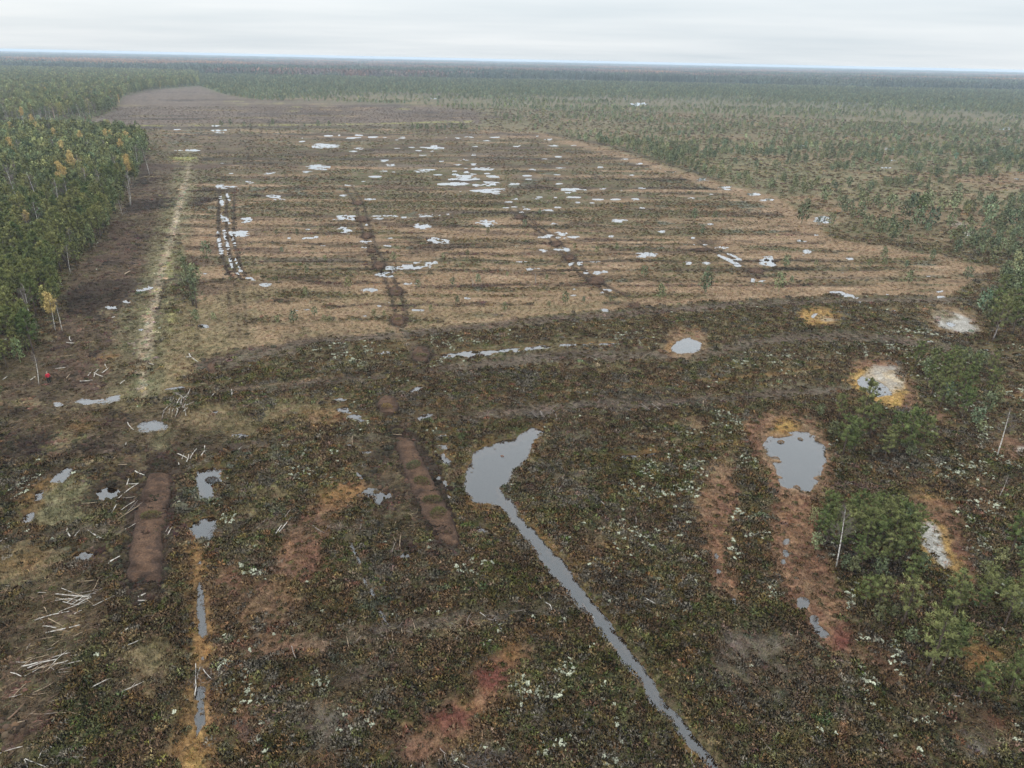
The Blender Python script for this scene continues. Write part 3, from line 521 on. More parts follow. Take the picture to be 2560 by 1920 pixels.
t.links.new(wfr.outputs[0], wk.inputs[0]); t.links.new(wk.outputs[0], wmx.inputs[0]); t.links.new(wtr.outputs[0], wmx.inputs[1]); t.links.new(wgl.outputs[0], wmx.inputs[2]); t.links.new(wmx.outputs[0], wo_.inputs[0])

def inst_mat(name):                    # colour comes with each plant of a scatter, shade with each sprig
    mm, t, b = mat(name, rough=.9, spec=.08)
    a = t.nodes.new('ShaderNodeAttribute'); a.attribute_type = 'INSTANCER'; a.attribute_name = 'col'
    g = t.nodes.new('ShaderNodeAttribute'); g.attribute_name = 'tint'
    t.links.new(nmul(t, a.outputs['Color'], g.outputs['Color']), b.inputs['Base Color']); return mm
M_INST = inst_mat('plant_leaf')
def obj_mat(name, c0, c1, rough=.9):   # each tree a shade of its own between c0 and c1
    mm, t, b = mat(name, rough=rough, spec=.08)
    oi = t.nodes.new('ShaderNodeObjectInfo'); x = t.nodes.new('ShaderNodeMix'); x.data_type = 'RGBA'
    x.inputs[6].default_value = (*c0, 1); x.inputs[7].default_value = (*c1, 1); t.links.new(oi.outputs['Random'], x.inputs[0])
    g = t.nodes.new('ShaderNodeAttribute'); g.attribute_name = 'tint'
    t.links.new(nmul(t, x.outputs[2], g.outputs['Color']), b.inputs['Base Color']); return mm
M_NEEDLE = obj_mat('pine_needles', (.120, .155, .052), (.215, .218, .085))
M_NEEDLE_DARK = obj_mat('wood_pine_needles', (.105, .140, .048), (.270, .258, .092))
M_YOUNG = obj_mat('young_pine_needles', (.16, .195, .11), (.20, .215, .11))
M_GOLD = obj_mat('autumn_leaves', (.46, .32, .12), (.54, .42, .18))
M_TWIG = obj_mat('bare_twigs', (.13, .105, .095), (.17, .135, .12))
M_BARK, t, b = mat('pine_bark', (.10, .075, .06), .95, .1)
f, _ = noise_ramp(t, 8, .6, 1.4, 4); t.links.new(nmul(t, (.11, .082, .066, 1), f), b.inputs['Base Color'])
def bark(name, c, dark, scale=5):
    mm, t, b = mat(name, c, .8, .2)
    f, n = noise_ramp(t, scale, 0, 1, 4, 'Object', .40, .52)
    x = t.nodes.new('ShaderNodeMix'); x.data_type = 'RGBA'; x.inputs[6].default_value = (*dark, 1); x.inputs[7].default_value = (*c, 1)
    t.links.new(f, x.inputs[0]); t.links.new(x.outputs[2], b.inputs['Base Color']); return mm
M_BIRCH = bark('birch_bark', (.62, .58, .53), (.20, .17, .15))
M_LOGW = bark('white_birch_log', (.50, .46, .41), (.26, .22, .19), 3)
M_LOGT = bark('peeled_wood', (.34, .255, .17), (.17, .12, .085), 3)
M_LOGB = bark('brown_wood', (.16, .098, .065), (.085, .055, .042), 3)
M_LOGG = bark('weathered_wood', (.24, .20, .175), (.12, .095, .085), 3)
M_DEAD = bark('dead_wood', (.30, .27, .25), (.16, .14, .13), 3)
M_DAM, t, b = mat('packed_peat', rough=.95, spec=.1)
f1, h1 = noise_ramp(t, .9, .6, 1.4, 8); f2, h2 = noise_ramp(t, 7, .55, 1.45, 5)
at = t.nodes.new('ShaderNodeAttribute'); at.attribute_name = 'col'
t.links.new(nmul(t, nmul(t, at.outputs['Color'], f1), f2), b.inputs['Base Color'])
bp = t.nodes.new('ShaderNodeBump'); bp.inputs['Strength'].default_value = .9; bp.inputs['Distance'].default_value = .10
t.links.new(h2, bp.inputs['Height']); t.links.new(bp.outputs[0], b.inputs['Normal'])

# ------------------------------------------------------------------ mesh helpers
def mesh_np(name, V, F, material=None, attrs=None, smooth=False):
    me = bpy.data.meshes.new(name)
    V = np.asarray(V, np.float32).reshape(-1, 3)
    if isinstance(F, np.ndarray): k = F.shape[1]; nf = len(F); flat = F.reshape(-1).astype(np.int32); starts = np.arange(nf, dtype=np.int32)*k; tot = np.full(nf, k, np.int32)
    else:
        nf = len(F); tot = np.array([len(f) for f in F], np.int32); flat = np.array([i for f in F for i in f], np.int32)
        starts = (np.concatenate([[0], np.cumsum(tot)[:-1]]) if nf else np.zeros(0)).astype(np.int32)
    me.vertices.add(len(V)); me.vertices.foreach_set('co', V.reshape(-1))
    if nf:
        me.loops.add(len(flat)); me.loops.foreach_set('vertex_index', flat)
        me.polygons.add(nf); me.polygons.foreach_set('loop_start', starts); me.polygons.foreach_set('loop_total', tot)
        if smooth: me.polygons.foreach_set('use_smooth', np.ones(nf, bool))
    for an, (ty, arr) in (attrs or {}).items():
        a = me.attributes.new(an, ty, 'POINT')
        a.data.foreach_set('color' if ty == 'FLOAT_COLOR' else 'value', np.asarray(arr, np.int32 if ty == 'INT' else np.float32).reshape(-1))
    me.update(calc_edges=True)
    if material: me.materials.append(material)
    return me
def rgba(c): c = np.asarray(c, float); return np.concatenate([c, np.ones((len(c), 1))], 1)
def link(name, data, parent=None, loc=None):
    o = bpy.data.objects.new(name, data); COL.objects.link(o)
    if parent is not None: o.parent = parent
    if loc is not None: o.location = loc
    return o
def tag(o, label=None, cat=None, group=None, kind=None):
    if label: o['label'] = label
    if cat: o['category'] = cat
    if group: o['group'] = group
    if kind: o['kind'] = kind
    return o
class MB:
    def __init__(s): s.V = []; s.F = []; s.T = []; s.n = 0
    N = None
    def add(s, V, F, tint=1.0):
        V = np.asarray(V, float).reshape(-1, 3); s.V.append(V); s.F += [tuple(i+s.n for i in f) for f in F]
        s.T.append(np.full(len(V), tint) if np.isscalar(tint) else np.asarray(tint)); s.n += len(V)
    def tube(s, pts, rad, sides=6, tint=1.0):
        pts = [np.asarray(p, float) for p in pts]; V = []; F = []
        for i, p in enumerate(pts):
            d = pts[min(i+1, len(pts)-1)]-pts[max(i-1, 0)]; d = d/(np.linalg.norm(d)+1e-9)
            a = np.cross(d, [0.3, 0.1, 1.0] if abs(d[2]) < .9 else [1.0, 0, 0]); a /= np.linalg.norm(a)+1e-9; b_ = np.cross(d, a)
            for k in range(sides):
                q = 2*math.pi*k/sides; V.append(p+rad[i]*(math.cos(q)*a+math.sin(q)*b_))
        n = len(pts)
        for i in range(n-1):
            for k in range(sides):
                F.append((i*sides+k, i*sides+(k+1) % sides, (i+1)*sides+(k+1) % sides, (i+1)*sides+k))
        F.append(tuple(range(sides-1, -1, -1))); F.append(tuple((n-1)*sides+k for k in range(sides)))
        s.add(V, F, tint)
    def blades(s, P, D, ln, wd, tint, rng, nrm=None):       # P, D (n,3): thin triangles from P along D; nrm: the way each one faces
        n = len(P); D = D/(np.linalg.norm(D, axis=1, keepdims=True)+1e-9)
        q = rng.normal(size=(n, 3)); side = np.cross(D, q); side /= np.linalg.norm(side, axis=1, keepdims=True)+1e-9
        ln = np.broadcast_to(ln, (n,))[:, None]; wd = np.broadcast_to(wd, (n,))[:, None]
        a = P-side*wd*.5; b_ = P+side*wd*.5+D*ln*.15; c = P+D*ln+side*wd*.2
        V = np.stack([a, b_, c], 1)
        if nrm is not None:
            nrm = nrm/(np.linalg.norm(nrm, axis=1, keepdims=True)+1e-9)
            fl = (np.cross(V[:, 1]-V[:, 0], V[:, 2]-V[:, 0])*nrm).sum(1) < 0
            V[fl] = V[fl][:, ::-1]
            s.NR = getattr(s, 'NR', []); s.NR.append((s.n, np.repeat(nrm, 3, 0)))
        V = V.reshape(-1, 3)
        s.V.append(V); s.F += [(s.n+3*i, s.n+3*i+1, s.n+3*i+2) for i in range(n)]
        s.T.append(np.repeat(np.broadcast_to(tint, (n,)), 3)); s.n += 3*n
    def mesh(s, name, material, smooth=False):
        V = np.concatenate(s.V); T_ = np.concatenate(s.T)
        me = mesh_np(name, V, s.F, material, {'tint': ('FLOAT_COLOR', rgba(np.repeat(T_[:, None], 3, 1)))}, smooth or hasattr(s, 'NR'))
        if hasattr(s, 'NR'):
            vn = np.zeros((len(V), 3)); vn[:, 2] = 1
            for k, a in s.NR: vn[k:k+len(a)] = a
            me.normals_split_custom_set_from_vertices([tuple(q) for q in vn])
        return me

# ------------------------------------------------------------------ the ground sheet
th = np.concatenate([np.linspace(R_(66), R_(16), 720), np.linspace(R_(16), R_(3.4), 420)[1:], np.linspace(R_(3.4), R_(.31), 60)[1:], np.linspace(R_(.31), R_(.10), 8)[1:]])
gy = H/np.tan(th); gs = np.linspace(-1, 1, 960)
GY = np.repeat(gy, len(gs)); GX = np.tile(gs, len(gy))*(GY*.86+27)
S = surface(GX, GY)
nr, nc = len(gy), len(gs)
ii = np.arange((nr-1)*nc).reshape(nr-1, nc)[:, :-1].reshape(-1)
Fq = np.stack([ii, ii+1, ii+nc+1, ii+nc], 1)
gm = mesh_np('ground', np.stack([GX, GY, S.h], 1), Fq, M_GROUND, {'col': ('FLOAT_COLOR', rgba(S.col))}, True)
ground = tag(link('ground', gm), kind='structure')

# ------------------------------------------------------------------ water sheets, one for each pool
def sheet(name, pts, z):
    P = [unproj(a, b_) for a, b_ in pts]
    me = mesh_np(name, [(p[0], p[1], z) for p in P], [tuple(range(len(P)))], M_WATER)
    import bmesh
    bm = bmesh.new(); bm.from_mesh(me); bmesh.ops.triangulate(bm, faces=bm.faces[:])
    for f in bm.faces:
        if f.normal.z < 0: f.normal_flip()
    bm.to_mesh(me); bm.free()
    return tag(link(name, me), kind='structure')
for k, (name, kind, d, amp, patch) in enumerate(WAT):
    z = -.045-.0008*((k*37) % 101)
    if kind == 'e':
        cx_, cy_, w_, h_, a_ = d; c, s = math.cos(R_(a_)), math.sin(R_(a_))
        pts = [(cx_+c*u-s*v, cy_+s*u+c*v) for u, v in ((( w_/2+amp*1.3+1)*math.cos(q), (h_/2+amp*1.3+1)*math.sin(q)) for q in np.linspace(0, 2*math.pi, 15)[:-1])]
    elif kind == 'p':
        A = np.array(d, float); n = len(A); out = []
        area = sum(A[i][0]*A[(i+1) % n][1]-A[(i+1) % n][0]*A[i][1] for i in range(n))
        for i in range(n):
            e1 = A[i]-A[i-1]; e2 = A[(i+1) % n]-A[i]; nv = np.array([e1[1]+e2[1], -e1[0]-e2[0]]); nv = nv/(np.linalg.norm(nv)+1e-9)*(1 if area > 0 else -1)
            out.append(tuple(A[i]+nv*(amp+2)))
        pts = out
    else:
        A = np.array(d, float); up = []; dn = []
        for i in range(len(A)):
            e = A[min(i+1, len(A)-1)][:2]-A[max(i-1, 0)][:2]; e = e/(np.linalg.norm(e)+1e-9); nv = np.array([-e[1], e[0]]); w_ = A[i][2]+amp+1.5
            ext = (-e*w_ if i == 0 else (e*w_ if i == len(A)-1 else 0*e))
            up.append(tuple(A[i][:2]+nv*w_+ext)); dn.append(tuple(A[i][:2]-nv*w_+ext))
        pts = up+dn[::-1]
    sheet(name, pts, z)
#--PLANTS--
# ------------------------------------------------------------------ ground cover: nobody could count it
rng = np.random.default_rng(7)
def source_collection(name, meshes):
    c = bpy.data.collections.new(name)
    for i, me in enumerate(meshes): c.objects.link(bpy.data.objects.new('%s_source_%02d' % (name, i), me))
    return c
def scatter(name, src, P, colr, scl, rot, label, tilt=0.0):
    n = len(P)
    if n == 0: return
    me = mesh_np(name, P, np.zeros((0, 3), int), None, {'col': ('FLOAT_COLOR', rgba(np.clip(colr, .002, .8))), 'scl': ('FLOAT', scl), 'rot': ('FLOAT', rot), 'pick': ('INT', rng.integers(0, len(src.objects), n))})
    o = tag(link(name, me), label, None, None, 'stuff')
    g = bpy.data.node_groups.new(name, 'GeometryNodeTree')
    g.interface.new_socket('Geometry', in_out='INPUT', socket_type='NodeSocketGeometry'); g.interface.new_socket('Geometry', in_out='OUTPUT', socket_type='NodeSocketGeometry')
    A = g.nodes.new; gi = A('NodeGroupInput'); go = A('NodeGroupOutput'); ci = A('GeometryNodeCollectionInfo'); ip = A('GeometryNodeInstanceOnPoints')
    ci.inputs['Collection'].default_value = src; ci.inputs['Separate Children'].default_value = True; ci.inputs['Reset Children'].default_value = True
    def named(an, ty):
        q = A('GeometryNodeInputNamedAttribute'); q.data_type = ty; q.inputs['Name'].default_value = an; return q.outputs['Attribute']
    cx_ = A('ShaderNodeCombineXYZ'); g.links.new(named('rot', 'FLOAT'), cx_.inputs[2])
    g.links.new(gi.outputs[0], ip.inputs['Points']); g.links.new(ci.outputs[0], ip.inputs['Instance'])
    ip.inputs['Pick Instance'].default_value = True
    g.links.new(named('pick', 'INT'), ip.inputs['Instance Index'])
    g.links.new(cx_.outputs[0], ip.inputs['Rotation']); g.links.new(named('scl', 'FLOAT'), ip.inputs['Scale'])
    g.links.new(ip.outputs[0], go.inputs[0])
    md = o.modifiers.new('plants', 'NODES'); md.node_group = g
    return o
def unit(v): return v/(np.linalg.norm(v, axis=1, keepdims=True)+1e-9)

def heather_mesh(seed, n=72, rad=.46, hh=.27):
    r = np.random.default_rng(seed); b = MB()
    a = r.uniform(0, 2*math.pi, n); q = np.sqrt(r.uniform(0, 1, n))*rad*.75
    P = np.stack([q*np.cos(a), q*np.sin(a), r.uniform(-.02, .10, n)+.12*(1-(q/rad)**2)], 1)
    D = np.stack([np.cos(a)*q/rad*1.3, np.sin(a)*q/rad*1.3, np.full(n, 1.0)], 1)+r.normal(0, .35, (n, 3))
    b.blades(P, D, r.uniform(.5, 1.0, n)*hh*.8, r.uniform(.06, .13, n), np.clip(r.normal(1.0, .35, n), .3, 1.9), r, np.stack([P[:, 0]/rad, P[:, 1]/rad, np.full(n, .55)], 1)+D*.35)
    return b.mesh('heather_clump', M_INST)
def sedge_mesh(seed, n=60, rad=.36, hh=.42):
    r = np.random.default_rng(seed); b = MB()
    a = r.uniform(0, 2*math.pi, n); q = np.sqrt(r.uniform(0, 1, n))*rad
    P = np.stack([q*np.cos(a), q*np.sin(a), np.zeros(n)], 1)
    D = np.stack([np.cos(a)*.6, np.sin(a)*.6, np.full(n, .8)], 1)+r.normal(0, .4, (n, 3)); D[:, 2] = abs(D[:, 2])+.15
    b.blades(P, D, r.uniform(.5, 1.0, n)*hh, r.uniform(.02, .05, n), np.clip(r.normal(1.0, .28, n), .4, 1.8), r, np.stack([P[:, 0]/rad*.7, P[:, 1]/rad*.7, np.full(n, .6)], 1)+D*.3)
    return b.mesh('sedge_tuft', M_INST)
def twig_mesh(seed, n=44, rad=.5, hh=.6):
    r = np.random.default_rng(seed); b = MB()
    a = r.uniform(0, 2*math.pi, n); q = np.sqrt(r.uniform(0, 1, n))*rad*.6
    P = np.stack([q*np.cos(a), q*np.sin(a), r.uniform(0, .12, n)], 1)
    D = np.stack([np.cos(a)*.7, np.sin(a)*.7, np.full(n, .7)], 1)+r.normal(0, .5, (n, 3)); D[:, 2] = abs(D[:, 2])+.05
    b.blades(P, D, r.uniform(.4, 1.0, n)*hh, r.uniform(.016, .035, n), np.clip(r.normal(1.0, .4, n), .35, 2.2), r)
    return b.mesh('bare_shrub', M_INST)
def brash_mesh(seed, n=26):
    r = np.random.default_rng(seed); b = MB()
    a = r.uniform(0, 2*math.pi, n)
    P = np.stack([r.uniform(-.7, .7, n), r.uniform(-.7, .7, n), r.uniform(.04, .28, n)], 1)
    D = np.stack([np.cos(a), np.sin(a), r.normal(0, .16, n)], 1)
    b.blades(P, D, r.uniform(.4, 1.5, n), r.uniform(.02, .055, n), np.clip(r.normal(1.0, .5, n), .35, 2.4), r)
    return b.mesh('cut_brash', M_INST)
def lichen_mesh(seed):
    r = np.random.default_rng(seed); b = MB()
    for k in range(9):
        c = np.array([r.normal(0, .13), r.normal(0, .13), .16+r.uniform(0, .10)]); s = r.uniform(.05, .12)
        ring = [c+np.array([s*math.cos(q)*r.uniform(.7, 1.2), s*math.sin(q)*r.uniform(.7, 1.2), 0]) for q in np.linspace(0, 2*math.pi, 7)[:-1]]
        low = [p+(p-c)*.25+np.array([0, 0, -.10]) for p in ring]
        V = [c+np.array([0, 0, s*.6])]+ring+low; F = [(0, 1+i, 1+(i+1) % 6) for i in range(6)]+[(1+i, 7+i, 7+(i+1) % 6, 1+(i+1) % 6) for i in range(6)]
        b.add(V, F, float(np.clip(r.normal(1, .15), .6, 1.3)))
    return b.mesh('lichen_cushion', M_INST)

rings = [(50, 84, .40, .95), (84, 115, .52, 1.05), (115, 170, .74, 1.15), (170, 270, 1.05, 1.3), (270, 430, 1.65, 1.7), (430, 760, 2.7, 2.1)]
pts = []; sc_ = []
for r0, r1, sp_, k in rings:
    xs = np.arange(max(-r1, -.80*r1-80), .80*r1+80, sp_); X, Y = np.meshgrid(xs, np.arange(20, r1, sp_))
    X = X.reshape(-1)+rng.uniform(-.5, .5, X.size)*sp_; Y = Y.reshape(-1)+rng.uniform(-.5, .5, Y.size)*sp_
    rr = np.hypot(X, np.hypot(Y, H)); u, v = proj(X, Y)
    q = (rr >= r0) & (rr < r1) & (u > -140) & (u < 2360) & (v < 1800) & (v > 100)
    pts.append(np.stack([X[q], Y[q]], 1)); sc_.append(np.full(q.sum(), k))
pts = np.concatenate(pts); sc_ = np.concatenate(sc_)
S = surface(pts[:, 0], pts[:, 1])
jd = rng.normal(0, 1, pts.shape)*(np.minimum(.55*sc_, 1.3)*(1-.75*S.field))[:, None]
S2 = surface(pts[:, 0]+jd[:, 0], pts[:, 1]+jd[:, 1])
ok2 = S2.ws > 2
ok2 = ok2 & (S.cls != 2); S.cls = np.where(ok2, S2.cls, S.cls); S.col = np.where(ok2[:, None], S2.col, S.col)
near = ss(1.0, 7.0, S.ws)
dry = S.ws > 1.6+1.6*ss(150, 230, S.r)
n = len(pts); rnd = rng.uniform(0, 1, n)
P3 = np.stack([pts[:, 0], pts[:, 1], S.h-.02*sc_], 1)
jit = np.clip(np.exp(rng.normal(0, .24, (n, 1))), .5, 2.0)*(.65+.7*fbm(pts[:, 0], pts[:, 1], 2.6, 81, 2))[:, None]
hue = 1+rng.normal(0, .10, (n, 3))
colj = S.col*jit*hue*1.32
sc_ = sc_*(.45+.55*near)
rot = rng.uniform(0, 6.28, n)
def put(name, meshes, mask, cj, sl, label): return scatter(name, source_collection(name, meshes), P3[mask], cj[mask], sl[mask], rot[mask], label)
c0 = (S.cls == 0) & dry & ((S.r < 230) | (rnd < .40) | (S.field > .5))
# heath: dark sprigs, here and there ruddy, grey or mossy
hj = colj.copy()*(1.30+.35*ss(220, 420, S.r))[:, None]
pz = fbm(pts[:, 0], pts[:, 1], 5.5, 83, 3)+rng.normal(0, .07, n)
q = c0 & (rnd < .05) | c0 & (pz > .58) & (rnd < .6); hj[q] = np.array([.125, .080, .048])*jit[q]
pz = fbm(pts[:, 0], pts[:, 1], 4.5, 84, 3)+rng.normal(0, .07, n)
q = c0 & (rnd > .96) | c0 & (pz > .64) & (rnd > .45); hj[q] = np.array([.150, .128, .100])*jit[q]
q = c0 & (rnd > .90) & (rnd < .935); hj[q] = np.array([.17, .10, .045])*jit[q]
gy_ = 1-.35*S.field
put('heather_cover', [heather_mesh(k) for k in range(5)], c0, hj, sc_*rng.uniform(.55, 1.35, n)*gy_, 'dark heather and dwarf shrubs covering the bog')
mixin = ((S.cls == 4) | (S.cls == 3) | (S.cls == 5)) & dry & (rnd > .80) & (S.r < 260)
mj = palcol('HEA', rng.uniform(0, 1, n))*jit*1.5
put('mixed_heather', [heather_mesh(10+k) for k in range(3)], mixin, mj, sc_*rng.uniform(.4, .95, n), 'heather sprigs growing through moss, shrub and brash')
c1 = ((S.cls == 1) | (S.cls == 3)) & dry & (rnd < .9)
put('sedge_cover', [sedge_mesh(100+k) for k in range(4)], c1, colj*1.05, sc_*rng.uniform(.5, 1.1, n)*np.where(S.cls == 3, .8, 1.0)*(1-.3*S.field), 'tan and russet sedge and moss tufts on the boggy hollows')
c4 = (S.cls == 4) & dry
put('bare_shrub_cover', [twig_mesh(200+k) for k in range(4)], c4 & (rnd < .8), colj*1.35, sc_*rng.uniform(.6, 1.2, n), 'grey leafless dwarf shrubs in mats')
c5 = (S.cls == 5) & dry & (S.r < 330)
put('brash_litter', [brash_mesh(300+k) for k in range(4)], c5 & (rnd < .55), colj*1.05, sc_*rng.uniform(.5, 1.0, n), 'small cut twigs and brash strewn along the mown swaths')
c5b = (S.cls == 5) & dry & (rnd > .5) & (S.r < 760)
put('stubble_cover', [heather_mesh(20+k, 40, .4, .2) for k in range(3)], c5b, colj*.88, sc_*rng.uniform(.5, .9, n), 'low brown stubble of cut heather on the swaths')
c2 = (S.cls == 2) & dry & (rnd < .16)
def clod_mesh(seed):
    r = np.random.default_rng(seed); b = MB()
    for k in range(7):
        c = np.array([r.normal(0, .28), r.normal(0, .28), .0]); s_ = r.uniform(.08, .26)
        ring = [c+np.array([s_*math.cos(q)*r.uniform(.6, 1.3), s_*math.sin(q)*r.uniform(.6, 1.3), r.uniform(.02, .1)]) for q in np.linspace(0, 2*math.pi, 6)[:-1]]
        low = [p+(p-c)*.3-np.array([0, 0, .2]) for p in ring]
        V = [c+np.array([r.normal(0, .03), r.normal(0, .03), s_*.8+.05])]+ring+low; F = [(0, 1+i, 1+(i+1) % 5) for i in range(5)]+[(1+i, 6+i, 6+(i+1) % 5, 1+(i+1) % 5) for i in range(5)]
        b.add(V, F, float(np.clip(r.normal(1, .3), .5, 1.6)))
    return b.mesh('peat_clods', M_INST)
kc = (S.cls == 2) & (rnd > .3) & dry & (S.r < 330)
put('peat_clods', [clod_mesh(440+k) for k in range(4)], kc, colj*.72, sc_*rng.uniform(.4, 1.15, n), 'dark lumps of churned peat')
put('peat_stubble', [heather_mesh(30+k, 40, .4, .2) for k in range(3)], c2, colj*.95, sc_*rng.uniform(.4, .8, n), 'sparse dark stubble on bare peat')
# tufts along the waterline and on pale mud
edge = (S.ws > -2.0) & (S.ws < 2.6) & (S.r < 260) & (rnd < .85) | (S.ws > -12) & (S.ws < -1) & (S.r < 200) & (rnd < .5) & (fbm(pts[:, 0], pts[:, 1], 3.0, 87, 3) > .60)
ej = np.where((rnd < .3)[:, None], np.array([.22, .125, .05]), np.array([.15, .10, .045]))*jit
P3e = P3.copy(); P3e[:, 2] = np.maximum(P3[:, 2], -.06)
P3s = P3; P3 = P3e
put('waterside_tufts', [sedge_mesh(400+k, 60, .3, .36) for k in range(3)], edge, ej, sc_*rng.uniform(.4, .9, n), 'russet moss and sedge tufts along the pool edges')
P3 = P3s
# reindeer lichen
m_ = 0
lx = []
xs = np.arange(-110, 150, .34); X, Y = np.meshgrid(xs, np.arange(24, 260, .34))
X = X.reshape(-1)+rng.uniform(-.2, .2, X.size); Y = Y.reshape(-1)+rng.uniform(-.2, .2, Y.size)
u, v = proj(X, Y); q = (u > -60) & (u < 2280) & (v < 1740)
X, Y = X[q], Y[q]; SL = surface(X, Y)
cl = ss(.50, .66, fbm(X, Y, 1.6, 51, 3))
keep = (rng.uniform(0, 1, len(X)) < (SL.lich*1.25*cl+.03*(SL.cls == 0)*(SL.field < .2)*cl)) & (SL.ws > 1)
PL = np.stack([X, Y, SL.h+.06], 1)[keep]; nl = len(PL)
lc = np.array([.335, .34, .255])*np.clip(rng.normal(1, .2, (nl, 1)), .5, 1.4)
scatter('lichen_cover', source_collection('lichen_cover', [lichen_mesh(500+k) for k in range(5)]), PL, lc, rng.uniform(.22, .75, nl), rng.uniform(0, 6.28, nl), 'pale reindeer lichen cushions among the heather')

# ------------------------------------------------------------------ trees
def pine_meshes(seed, ht=6.0, nb=30, shape='bog', dens=1.0, needle=None, blade=(.24, .40), bw=.072):
    r = np.random.default_rng(seed); tb = MB(); cb_ = MB()
    lean = r.normal(0, .03, 2); bend = r.normal(0, .10, 2)
    def axis(t): return np.array([lean[0]*t*ht+bend[0]*math.sin(t*3), lean[1]*t*ht+bend[1]*math.sin(t*2.6), t*ht])
    tr = .019*ht
    tb.tube([axis(t)-np.array([0, 0, .15 if t == 0 else 0]) for t in (0, .2, .4, .6, .8, .97)], [tr, tr*.85, tr*.7, tr*.5, tr*.3, tr*.1], 6)
    lo = {'bog': .28, 'wood': .34, 'young': .10}[shape]
    W = {'bog': .215, 'wood': .20, 'young': .20}[shape]*ht
    for i in range(nb):
        t = lo+(1-lo)*((i+r.uniform(.1, .9))/nb)*.97
        k = (t-lo)/(1-lo)
        prof = {'bog': (.62+.75*k) if k < .40 else 1.02*math.sqrt(max(0, 1-((k-.40)/.64)**2)), 'wood': (.7+.55*k) if k < .35 else .9*(1-((k-.35)/.70)**1.6), 'young': 1.0-.85*k}[shape]
        Lb = W*max(prof, .12)*r.uniform(.62, 1.2)
        a = i*2.399+r.uniform(-.5, .5); el = r.uniform(.05, .35)+.35*k
        d = np.array([math.cos(a)*math.cos(el), math.sin(a)*math.cos(el), math.sin(el)]); p0 = axis(t)
        p1 = p0+d*Lb*.55; p2 = p0+d*Lb+np.array([0, 0, .12*Lb])
        tb.tube([p0, p1, p2], [tr*.30, tr*.18, tr*.06], 3)
        if k < .12 and r.uniform() < .45: continue
        for s in np.linspace(.42, 1.04, max(2, int(round(3.2*dens)))):
            c = p0+(p2-p0)*s+r.normal(0, .10*Lb, 3)
            nbld = int(38*dens)
            D = unit(r.normal(0, 1, (nbld, 3))+d*.7+np.array([0, 0, .65]))
            cb_.blades(c+r.normal(0, .06, (nbld, 3)), D, r.uniform(*blade, nbld), r.uniform(.7, 1.2, nbld)*bw, np.clip(r.normal(1.0, .20)+r.normal(0, .14, nbld), .4, 1.8), r, D*.7+(c-axis(t))/(W+.01)*.8+np.array([0, 0, .12+.3*k]))
    c = axis(.98); D = unit(r.normal(0, .6, (16, 3))+np.array([0, 0, 1.1])); cb_.blades(np.repeat(c[None], 16, 0), D, r.uniform(*blade, 16), bw, 1.3, r)
    return tb.mesh('trunk', M_BARK), cb_.mesh('crown', needle or M_NEEDLE)
def birch_meshes(seed, ht=8.0, gold=0.0):
    r = np.random.default_rng(seed); tb = MB(); cb_ = MB()
    lean = r.normal(0, .05, 2); bend = r.normal(0, .18, 2)
    def axis(t): return np.array([lean[0]*t*ht+bend[0]*math.sin(t*3), lean[1]*t*ht+bend[1]*math.sin(t*2.6), t*ht])
    tr = .0115*ht
    tb.tube([axis(t)-np.array([0, 0, .15 if t == 0 else 0]) for t in (0, .2, .4, .6, .8, .98)], [tr, tr*.9, tr*.75, tr*.55, tr*.35, tr*.1], 6)
    for i in range(18):
        t = r.uniform(.42, .96); a = r.uniform(0, 6.28); Lb = ht*.20*(1.15-t)*1.7*r.uniform(.6, 1.1); el = r.uniform(.5, 1.1)
        d = np.array([math.cos(a)*math.cos(el), math.sin(a)*math.cos(el), math.sin(el)]); p0 = axis(t); p1 = p0+d*Lb*.6; p2 = p0+d*Lb+np.array([0, 0, .1*Lb])
        cb_.tube([p0, p1, p2], [tr*.30, tr*.2, tr*.08], 3)
        nn_ = 60 if gold else 26
        s = r.uniform(.3, 1.0, nn_)[:, None]; D = unit(d+r.normal(0, .6, (nn_, 3)))
        if gold > 0:
            cb_.blades(p0+(p2-p0)*s+r.normal(0, .16, (nn_, 3)), unit(r.normal(0, 1, (nn_, 3))), r.uniform(.25, .5, nn_), r.uniform(.2, .36, nn_), np.clip(r.normal(1, .25, nn_), .5, 1.6), r)
        else:
            cb_.blades(p0+(p2-p0)*s, D, r.uniform(.4, .9, nn_), r.uniform(.016, .03, nn_), np.clip(r.normal(1, .3, nn_), .5, 1.8), r)
    return tb.mesh('trunk', M_BIRCH), cb_.mesh('crown', M_GOLD if gold else M_TWIG)
def snag_mesh(seed, ht=3.0):
    r = np.random.default_rng(seed); tb = MB(); tr = .09
    tb.tube([(r.normal(0, .04)*k, r.normal(0, .04)*k, ht*k/4-(.15 if k == 0 else 0)) for k in range(5)], [tr, tr*.9, tr*.8, tr*.6, tr*.35], 6)
    for i in range(4):
        z = ht*r.uniform(.45, .9); a = r.uniform(0, 6.28); q = r.uniform(.3, .7)
        tb.tube([(0, 0, z), (math.cos(a)*q, math.sin(a)*q, z+q*.5)], [.03, .012], 4)
    return tb.mesh('trunk', M_DEAD)
BOGP = [pine_meshes(600+k, 6.0, 25, 'bog') for k in range(6)]
WOODP = [pine_meshes(620+k, 8.0, 34, 'wood', .9, M_NEEDLE_DARK, (.30, .48), .085) for k in range(6)]
YOUNGP = [pine_meshes(640+k, 3.0, 18, 'young', .5, M_YOUNG, (.16, .28), .04) for k in range(4)]
BIRCH = [birch_meshes(660+k, 8.0) for k in range(4)]
GOLD = [birch_meshes(670+k, 8.0, 1) for k in range(3)]
SNAG = [snag_mesh(680+k) for k in range(3)]

